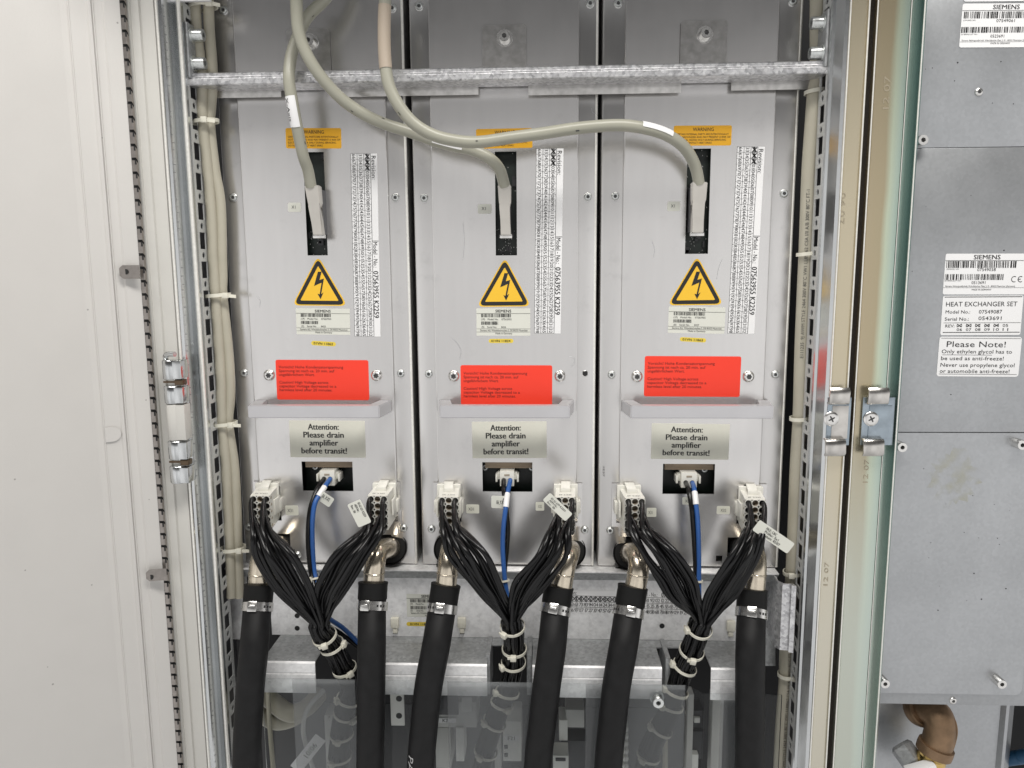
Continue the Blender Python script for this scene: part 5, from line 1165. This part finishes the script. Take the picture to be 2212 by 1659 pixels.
t = lower('relay', 'grey relay block behind the acrylic between the fourth and fifth hoses', 'relay', (1235, 1640, .03), [('body', PLASTG, [(1222, 1262, 1533, 1572, .03, .07)]), ('stem', PLASTW, [(1208, 1226, 1556, 1600, .026, .06)]), ('base', PLASTD, [(1212, 1268, 1600, 1660, .04, .07)])])
t = lower('terminal_block', 'white terminal block low behind the acrylic beside the fifth hose', 'terminal block', (1230, 1660, .0), [('body', PLASTW, [(1195, 1228, 1632, 1668, .0, .03)]), ('clamp_row', PLASTD, [(1200, 1222, 1638, 1645, -.0015, .002)])])
t = lower('device_rack', 'crowded dark device rack behind the acrylic left of the last hose', 'rack', (1505, 1660, .03), [('rail', PLASTG, [(1540, 1558, 1505, 1680, .0, .02), (1486, 1494, 1500, 1680, .0, .02)]), ('module', PLASTD, [(1495, 1520, 1535, 1575, .02, .05), (1493, 1518, 1580, 1640, .015, .05)]), ('connector', PLASTW, [(1500, 1512, 1550, 1562, .016, .022), (1492, 1508, 1630, 1660, .005, .03)])])
t = lower('terminal_post', 'stack of pale insulators on a post behind the acrylic, right of the fifth hose', 'insulator', (1352, 1660, .02), [('insulators', PLASTW, [(1345, 1358, 1572 + 16 * k, 1582 + 16 * k, .02, .035, .002) for k in range(6)]), ('post', PLASTG, [(1350, 1354, 1560, 1680, .024, .03)])])
def tubet(name, label_, cat, pts, r, m):
    mb = MB(); mb.tube(path(pts, 8), r, 14); return tag(obj(name, mb, m, smooth=60), label_, cat)
tubet('beige_conduit', 'beige vertical conduit behind the acrylic under the rightmost harness', 'conduit', [(1437, 1556, .0), (1437, 1600, .0), (1436, 1780, .0)], .0035, CABB)
tubet('beige_cable', 'thick beige cable looping behind the acrylic beside the first hose', 'cable', [(560, 1490, .05), (585, 1512, .02), (625, 1540, .0), (660, 1530, .01), (690, 1500, .04)], .012, CABB)
tubet('beige_cable', 'dusky beige cable loop lowest behind the acrylic at the left', 'cable', [(555, 1535, .05), (590, 1560, .03), (630, 1555, .03), (665, 1530, .05)], .010, CABB)
tubet('thin_cable', 'thin beige cable dropping straight down behind the acrylic beside the first hose', 'cable', [(578, 1470, -.03), (582, 1560, -.04), (590, 1660, -.04), (596, 1760, -.04)], .0030, CABB)
tubet('grey_cable', 'thin grey cable curving behind the acrylic near the paper tag', 'cable', [(700, 1490, .0), (665, 1530, -.01), (655, 1580, -.01), (670, 1640, -.01), (690, 1700, -.01)], .0030, PLASTG)
fr = FR((627, 1654), (682, 1585), (646, 1673), -.03); mb = MB(); ptxt(mb, fr, '10/06', .60, .50, .40, .40, .02); ft = obj('paper_tag', sheet(fr, .001, .0003), PAPER, smooth=0); tag(ft, 'tilted white paper tag behind the acrylic at lower left', 'tag')
k = obj('print', mb, INKG, ft, smooth=0)
mb = MB(); boxp(mb, 560, 1480, 1515, 1700, .11, .112); o_ = obj('mounting_plate', mb, CHIP); tag(o_, 'dark mounting plate at the back of the lower compartment', 'plate')
mb = MB(); a = P(585, 1470, -.05); 
mb = MB(); boxp(mb, 770, 792, 1510, 1690, .02, .05); o_ = obj('cable_duct', mb, PLASTG); tag(o_, 'grey cable duct behind the acrylic at the second hose', 'duct')
mb = MB(); boxp(mb, 700, 735, 1545, 1690, .04, .07); boxp(mb, 706, 712, 1550, 1560, .036, .0405)
o_ = obj('terminal_strip', mb, PLASTG); tag(o_, 'grey terminal strip behind the trunk of the leftmost harness', 'terminal strip')

# ------------------------------------------------------------------ neighbouring cabinet at the right
Yp = -.046
nb = thing('heat_exchanger_unit', 'grey sheet metal heat exchanger unit with printed labels and socket bolts at the right', 'heat exchanger', (PX(2060, 553, Yp), Yp, P(2060, 1525, Yp).z))
xa, xb = PX(1958, 553, Yp), PX(2900, 553, Yp)
def zz(v): return P(2060, v, Yp).z
GALP = mat('matt_galvanised_panel', (.425, .437, .45), .36, .76, var=.09, scale=9, rvar=.06, spangle=.05, bump=.06, bscale=700)
for i, (va, vb) in enumerate(((-110, 318.4), (319.6, 933.4))):
    mb = MB(); mb.box(xa, xb, Yp, Yp + .02, zz(vb), zz(va), .0005); obj('panel', mb, GALP, nb)
mb = MB(); mb.box(xa, xb, Yp + .0025, Yp + .02, zz(1525), zz(934.6), .0006); obj('panel', mb, GALP, nb)
mb = MB(); q0, q1 = P(1880, 1200, Yp).x, P(2208, 1480, Yp).x; zt_, zb_ = zz(935.2), zz(1499); k = .006
mb.prism([Vector(v) for v in ((q0, Yp, zt_), (q0, Yp, zb_), (q1 - k, Yp, zb_), (q1 - k * .3, Yp, zb_ + k * .3), (q1, Yp, zb_ + k), (q1, Yp, zt_))], (0, .0022, 0)); obj('cover_plate', mb, GALP, nb)
for (u, v, me, nm) in ((1993, 302.7, CAPS, 'cap_screw'), (1948, 966, CAPS, 'cap_screw'), (2207, 961, CAPS, 'cap_screw'), (1911, 1476, CAPS, 'cap_screw'), (2163, 1477, CAPS, 'cap_screw'), (2114, 199, RIV, 'rivet'), (2058, 1513, RIV, 'rivet')):
    yy = Yp - .011 if me is CAPS else (Yp if v < 900 else Yp + .0025)
    p = P(u, v, yy); y = Yp if v < 1500 else Yp + .0025; inst(nm, me, nb, (p.x, y, p.z))
# printed labels
YL = Yp - .0003
def L(fr, items):
    mb = MB()
    for it in items: ptxt(mb, fr, *it)
    return mb
def fx(fr, tl, u, v, w, h): return ((u - tl[0]) / w, (v - tl[1]) / h)
mb = MB(); fr = FR((2088, -70), (2300, -72), (2084, 3.6), YL); fbox(mb, fr, .01, 1, .93, .945); fbox(mb, fr, .01, .02, .0, .94); label('type_label', fr, PAPER, nb, [('print', mb, BLUEINK)], .002)
def typelabel(tl, tr, bl, cx, n1, n2, vs, b1, b2, ce, seed):
    fr = FR(tl, tr, bl, YL); w_ = tr[0] - tl[0]; h_ = bl[1] - tl[1]; mb = MB()
    X = lambda u: (u - tl[0]) / w_; Yy = lambda v: (v - tl[1]) / h_
    ptxt(mb, fr, 'SIEMENS', X(cx), Yy(vs[0]), 58 / w_, 9.5 / h_, .03); fbox(mb, fr, 0, 1, Yy(vs[0] + 7), Yy(vs[0] + 7.8))
    bars(mb, fr, X(b1[0]), X(b1[1]), Yy(vs[1] - 7.5), Yy(vs[1] + 7), 44, seed); ptxt(mb, fr, n1, X(cx + 1), Yy(vs[2]), 40 / w_, 6.4 / h_, .01)
    bars(mb, fr, X(b2[0]), X(b2[1]), Yy(vs[3] - 6.5), Yy(vs[3] + 6), 38, seed + 1); ptxt(mb, fr, n2, X(cx - 14), Yy(vs[4]), 30 / w_, 6.2 / h_, .01)
    ptxt(mb, fr, '(P)MODEL NO.:', X(tl[0] + 18), Yy(vs[2] - 1), 28 / w_, 2.6 / h_); ptxt(mb, fr, '(S) SERIAL/LOT NO.:', X(tl[0] + 20), Yy(vs[4] - 4), 36 / w_, 2.6 / h_)
    ptxt(mb, fr, 'Siemens Aktiengesellschaft, Wittelsbacher Platz 2, D - 80333 Muenchen (Germany)', X(tl[0] + 80), Yy(vs[5]), 152 / w_, 3.2 / h_); fbox(mb, fr, 0, 1, Yy(vs[5] + 3), Yy(vs[5] + 3.5))
    ptxt(mb, fr, 'MADE IN GERMANY', X(cx - 6), Yy(vs[6]), 43 / w_, 3.4 / h_)
    if ce:
        for (u0, s_) in ((2196, 1), (2210, 1)):    # CE mark: open rings, the second with a tongue
            for k in range(14):
                a0, a1 = R(60 + 240 * k / 14), R(60 + 240 * (k + 1) / 14); q = []
                for a, rr in ((a0, 6.6), (a0, 5.2), (a1, 5.2), (a1, 6.6)): q.append(fr.at(X(u0 + rr * math.cos(a)), Yy(603 - rr * math.sin(a)), .0005))
                mb.face(q)
        fbox(mb, fr, X(2204.5), X(2210), Yy(602.2), Yy(603.8))
    label('type_label', fr, PAPER, nb, [('print', mb, INK)], .002)
typelabel((2079.7, 8), (2292, 6.5), (2074.7, 102.7), 2174.7, '07549061', '0523691', (15.7, 33, 45, 65, 78.3, 87.5, 94), (2084, 2240), (2081, 2225), False, 61)
typelabel((2043, 548), (2286, 547.5), (2037, 636), 2133, '07549038', '0513691', (555.5, 571.5, 582.3, 598.5, 610.3, 618, 625.5), (2046, 2201), (2045, 2173), True, 71)
Z6 = lambda x, y: (1474.7 + x / 3, 553 + y / 3)
def zl(tlz, trz, blz, items, extra=None, rad=.002, lines=()):
    tl, tr, bl = Z6(*tlz), Z6(*trz), Z6(*blz); fr = FR(tl, tr, bl, YL); w_ = tr[0] - tl[0]; h_ = bl[1] - tl[1]; mb = MB(); sk = (bl[0] - tl[0])
    X = lambda x, y: ((1474.7 + x / 3 - tl[0]) - sk * ((553 + y / 3 - tl[1]) / h_)) / w_
    Yy = lambda y: (553 + y / 3 - tl[1]) / h_
    for (s, x, y, w, h, b) in items: ptxt(mb, fr, s, X(x, y), Yy(y), (w / 3) / w_, (h / 3) / h_, b)
    for (x0, x1, y0, y1) in lines: fbox(mb, fr, X(x0, y0), X(x1, y0), Yy(y0), Yy(y1))
    if extra: extra(mb, fr, X, Yy, w_, h_)
    label('information_label', fr, PAPER, nb, [('print', mb, INK)], rad)
def ringx(mb, fr, X, Yy, w_, h_):
    for x in (1793, 1853, 1913, 1973, 2033):
        for a, b in (((-16, -10), (16, 10)), ((-16, 10), (16, -10))):
            p, q = fr.at(X(x + a[0], 450), Yy(450 + a[1]), .0006), fr.at(X(x + b[0], 450), Yy(450 + b[1]), .0006); d = (q - p).normalized().cross(fr.n) * .00028; mb.face([p - d, q - d, q + d, p + d])
zl((1687, 258), (2209, 255), (1668, 513), [('HEAT EXCHANGER SET', 1937, 312, 462, 29, .006), ('Model No.:', 1783, 362, 160, 21, .006), ('07549087', 1995, 362, 150, 23, .008), ('Serial No.:', 1776, 408, 157, 21, .006), ('0543691', 1992, 404, 150, 23, .010), ('REV:', 1731, 453, 60, 19, 0)]
   + [('%02d' % i, 1793 + 60 * i, 451, 36, 18, .0) for i in range(6)] + [('%02d' % (i + 6), 1793 + 60 * i, 477, 36, 17, 0) for i in range(6)], ringx, .002,
   [(1697, 2200, 264, 268), (1690, 2192, 432, 434), (1684, 2186, 493, 497), ] + [])
zl((1665, 522), (2199, 525), (1648, 779), [('Please Note!', 1903, 570, 383, 36, .002), ('Only ethylen glycol has to', 1908, 617, 457, 24, 0), ('be used as anti-freeze!', 1880, 661, 408, 24, 0), ('Never use propylene glycol', 1914, 704, 482, 24, 0), ('or automobile anti-freeze!', 1896, 744, 455, 24, 0)], None, .003,
   [(1683, 2007, 638, 640), (1676, 2190, 531, 533), (1664, 2172, 763, 765)])
# grime patch: irregular thin smears
rg = random.Random(12); mb = MB()
c = P(2062, 1032, Yp - .0005)
ring_ = []
for k in range(40):
    a = 2 * math.pi * k / 40; q = .030 * (.75 + .5 * rg.random()) ; ring_.append(Vector((c.x + q * .95 * math.cos(a), Yp - .0004, c.z + q * 1.15 * math.sin(a))))
smear = bpy.data.materials.new('oily_smear'); smear.use_nodes = True; n = smear.node_tree
bs = n.nodes['Principled BSDF']; bs.inputs['Base Color'].default_value = (.50, .48, .31, 1); bs.inputs['Roughness'].default_value = .5
tcn = n.nodes.new('ShaderNodeTexCoord'); nz = n.nodes.new('ShaderNodeTexNoise'); nz.inputs['Scale'].default_value = 55; nz.inputs['Detail'].default_value = 6; n.links.new(tcn.outputs['Object'], nz.inputs['Vector'])
mr_ = n.nodes.new('ShaderNodeMapRange'); mr_.inputs['From Min'].default_value = .42; mr_.inputs['From Max'].default_value = .75; mr_.inputs['To Max'].default_value = .38; n.links.new(nz.outputs['Fac'], mr_.inputs['Value']); n.links.new(mr_.outputs[0], bs.inputs['Alpha'])
mb.face(ring_); obj('grime_patch', mb, smear, nb, smooth=0)
mb = MB(); rg = random.Random(4)
for k in range(34):
    u, v = rg.uniform(1960, 2190), rg.uniform(990, 1330) if k % 2 else rg.uniform(60, 900); p = P(u, v, Yp - .0004); r0 = rg.uniform(.0003, .0009); mb.lathe(Vector((p.x, Yp - .0001, p.z)), Vector((0, -1, 0)), [(r0, 0), (r0, .0002)], 8)
o_ = obj('specks', mb, SMEAR, nb, smooth=0); o_['kind'] = 'stuff'

# second frame post with catches
fp = thing('frame_post', 'iridescent zinc chromate post edging the heat exchanger unit', 'post', (PX(1912, 553, -.069), -.069, ZB))
CH2 = chromate('iridescent_post', ((0, (.45, .38, .26)), (.38, (.42, .36, .24)), (.50, (.52, .58, .45)), (.62, (.44, .53, .45)), (.74, (.30, .40, .36)), (1, (.25, .36, .34))), -.027, .027, (.56, .62, .57))
mb = MB(); mb.plan([(xw(1863, -.066), .0), (xw(1863, -.066), -.066), (xw(1865, -.0715), -.0715), (xw(1868, -.069), -.069), (xw(1932, -.069), -.069), (xw(1934, -.067), -.067), (xw(1936, -.0695), -.0695), (xw(1957, -.066), -.066), (xw(1960, -.0735), -.0735), (xw(1964, -.074), -.074), (xw(1966, -.072), -.072), (xw(1967, -.060), -.045)], ZB, ZT, .0014)
obj('post_sheet', mb, CH2, fp, smooth=30)
for uu_, yy_ in ((1865, -.0717), (1934.5, -.0690), (1962, -.0748)):  # bright tubes paint the glints along the folds
    mb = MB(); mb.tube([Vector((xw(uu_, yy_), yy_, ZB)), Vector((xw(uu_, yy_), yy_, ZT))], .0008 if uu_ != 1934.5 else .0005, 8); obj('edge_highlight', mb, EDGE, fp)
st = MB(); stamp(st, 1915, 200, -.0693, '12 07', 12, 64); stamp(st, 1869 + 2, 1018, -.0693, '12 07', 10, 52); obj('stamped_date', st, EMB, fp, smooth=0)
CATCH = mat('zinc_catch', (.60, .58, .55), .24, .95, var=.12, scale=70, rvar=.1)
CATCHB = mat('blue_zinc_plate', (.36, .42, .47), .25, .9, var=.25, scale=35, rvar=.1)
def catch(label_, pu, tu, bu, sc_, yb):
    t = thing('door_catch', label_, 'catch', P((tu[0] + tu[1]) / 2, 988, yb), 'zinc door catches')
    mb = MB(); boxp(mb, pu[0], pu[1], 858, 962, yb - .0022, yb, .0006); obj('base_plate', mb, CATCHB, t)
    for (u0, u1), (v0, v1), nm in ((tu, (839, 876), 'upper_hook'), (bu, (951, 988), 'lower_hook')):
        a, b = P(u0, v0, yb - .014), P(u1, v1, yb - .014); mb = MB(); x0, x1, z0, z1 = a.x, b.x, b.z, a.z; up = nm[0] == 'u'
        zi, zo = (z0, z1) if up else (z1, z0); s = 1 if up else -1
        prof = [(yb - .0022, zi - s * .0), (yb - .0085, zi), (yb - .0105, zi + s * .0020), (yb - .0120, zo - s * .0040), (yb - .0085, zo), (yb - .0075, zo - s * .0010), (yb - .0105, zo - s * .0044), (yb - .0090, zi + s * .0026), (yb - .0080, zi + s * .0016), (yb - .0022, zi + s * .0016)]
        mb.prism([Vector((x0, y, z)) for y, z in prof], (x1 - x0, 0, 0)); bmesh.ops.bevel(mb.bm, geom=[e for e in mb.bm.edges if abs((e.verts[0].co - e.verts[1].co).x) < 1e-6], offset=.0004, segments=1, affect='EDGES')
        obj('hook', mb, CATCH, t, smooth=50)
    mb = MB(); boxp(mb, pu[0] + (pu[1] - pu[0]) * .22, pu[1] - 4, 876, 948, yb - .0034, yb - .0022, .0005); pl = obj('raised_pad', mb, CATCH if sc_[0] < 1850 else CATCHB, t)
    p = P(sc_[0], sc_[1], yb - .004); inst('cross_screw', PHIL, pl, (p.x, yb - .0034, p.z), Matrix.Rotation(.3, 3, 'Y').to_quaternion())
catch('zinc door catch on the cream post left of the foam strip', (1789, 1834), (1796, 1838), (1786, 1829), (1796, 905), -.0705)
catch('zinc door catch with blue tarnish on the iridescent post', (1853 + 12, 1928), (1880, 1923), (1869, 1912), (1882, 905), -.0705)

# below the heat exchanger: back plate, brass elbow, blue hose
Yk = .03
mb = MB(); a, b = P(1880, 1500, Yk), P(2152, 1700, Yk)
mb.plan([(a.x, Yk), (b.x - .004, Yk), (b.x, Yk - .006), (b.x + .004, Yk - .006), (b.x + .020, Yk + .01)], ZB, P(2000, 1490, Yk).z, .002); o_ = obj('rear_plate', mb, GALP, smooth=30); tag(o_, 'grey folded rear plate behind the brass elbow', 'plate')
t = thing('brass_elbow', 'aged brass pipe elbow below the heat exchanger unit', 'pipe elbow', P(2005, 1659, .0))
pp = path([(1986, 1528, .010), (2003, 1530, -.004), (2024, 1545, -.016), (2031, 1572, -.022), (2026, 1600, -.024), (2018, 1622, -.024)], 6)
rr = [.0185] * len(pp); mb = MB(); mb.tube(pp, rr, 24); el = obj('elbow_body', mb, BRASS, t, smooth=60)
mb = MB(); mb.tube([p + Vector((.0150, -.0112, .003)) for p in pp[4:]], .0010, 8); obj('casting_seam', mb, BRASS, el)
c0, T0 = pp[1], (pp[3] - pp[0]).normalized(); mb = MB(); mb.ring(c0 + T0 * .006, T0, .0185, [(-.002, -.008), (.0052, -.008), (.0060, -.004), (.0060, .004), (.0040, .007), (-.002, .007)], 30); obj('elbow_collar', mb, BRASS, el, smooth=40)
c1, T1 = pp[-1], (pp[-1] - pp[-3]).normalized(); mb = MB(); mb.ring(c1 - T1 * .003, T1, .0185, [(-.002, -.006), (.0028, -.006), (.0032, 0), (.0028, .006), (-.002, .006)], 30); obj('elbow_collar', mb, BRASS, el, smooth=40)
mb = MB(); mb.lathe(c1 + T1 * .002, T1, [(.0165, 0), (.0175, .003), (.0165, .006), (.0175, .009), (.0165, .016), (.0165, .030)], 28); obj('threaded_end', mb, BRASSB, t, smooth=30)
mb = MB(); mb.lathe(c1 + T1 * .030, T1, [(.018, 0), (.021, .003), (.021, .03), (.018, .034)], 6); obj('hex_nut', mb, BOLT, t, smooth=0)
mb = MB(); q = P(1960, 1630, -.01); mb.lathe(q, Vector((.35, -.6, -.5)), [(.012, -.014), (.015, -.010), (.015, .010), (.012, .014)], 6); obj('plug_nut', mb, GALVD, t, smooth=0)
mb = MB(); q = P(1990, 1668, -.04); mb.obox(q, Vector((.9, 0, .3)).normalized(), Vector((0, 1, 0)), Vector((-.3, 0, .9)).normalized(), .018, .008, .010, .002); o_ = obj('paper_wrap', mb, PAPER); tag(o_, 'white wrap peeking in at the bottom under the brass elbow', 'wrap')
tubet('blue_hose', 'blue hose end in the dark corner at lower right', 'hose', [(2172, 1640, .05), (2200, 1636, .04), (2240, 1632, .03), (2420, 1630, .03)], .0095, BLUEP)
mb = MB(); mb.box(PX(2060, 553, .2) , PX(3000, 553, .2), .20, .21, ZB, P(2000, 1450, .2).z); o_ = obj('wall', mb, BLACKIN); o_['kind'] = 'structure'; o_['label'] = 'dark wall behind the pipework at lower right'
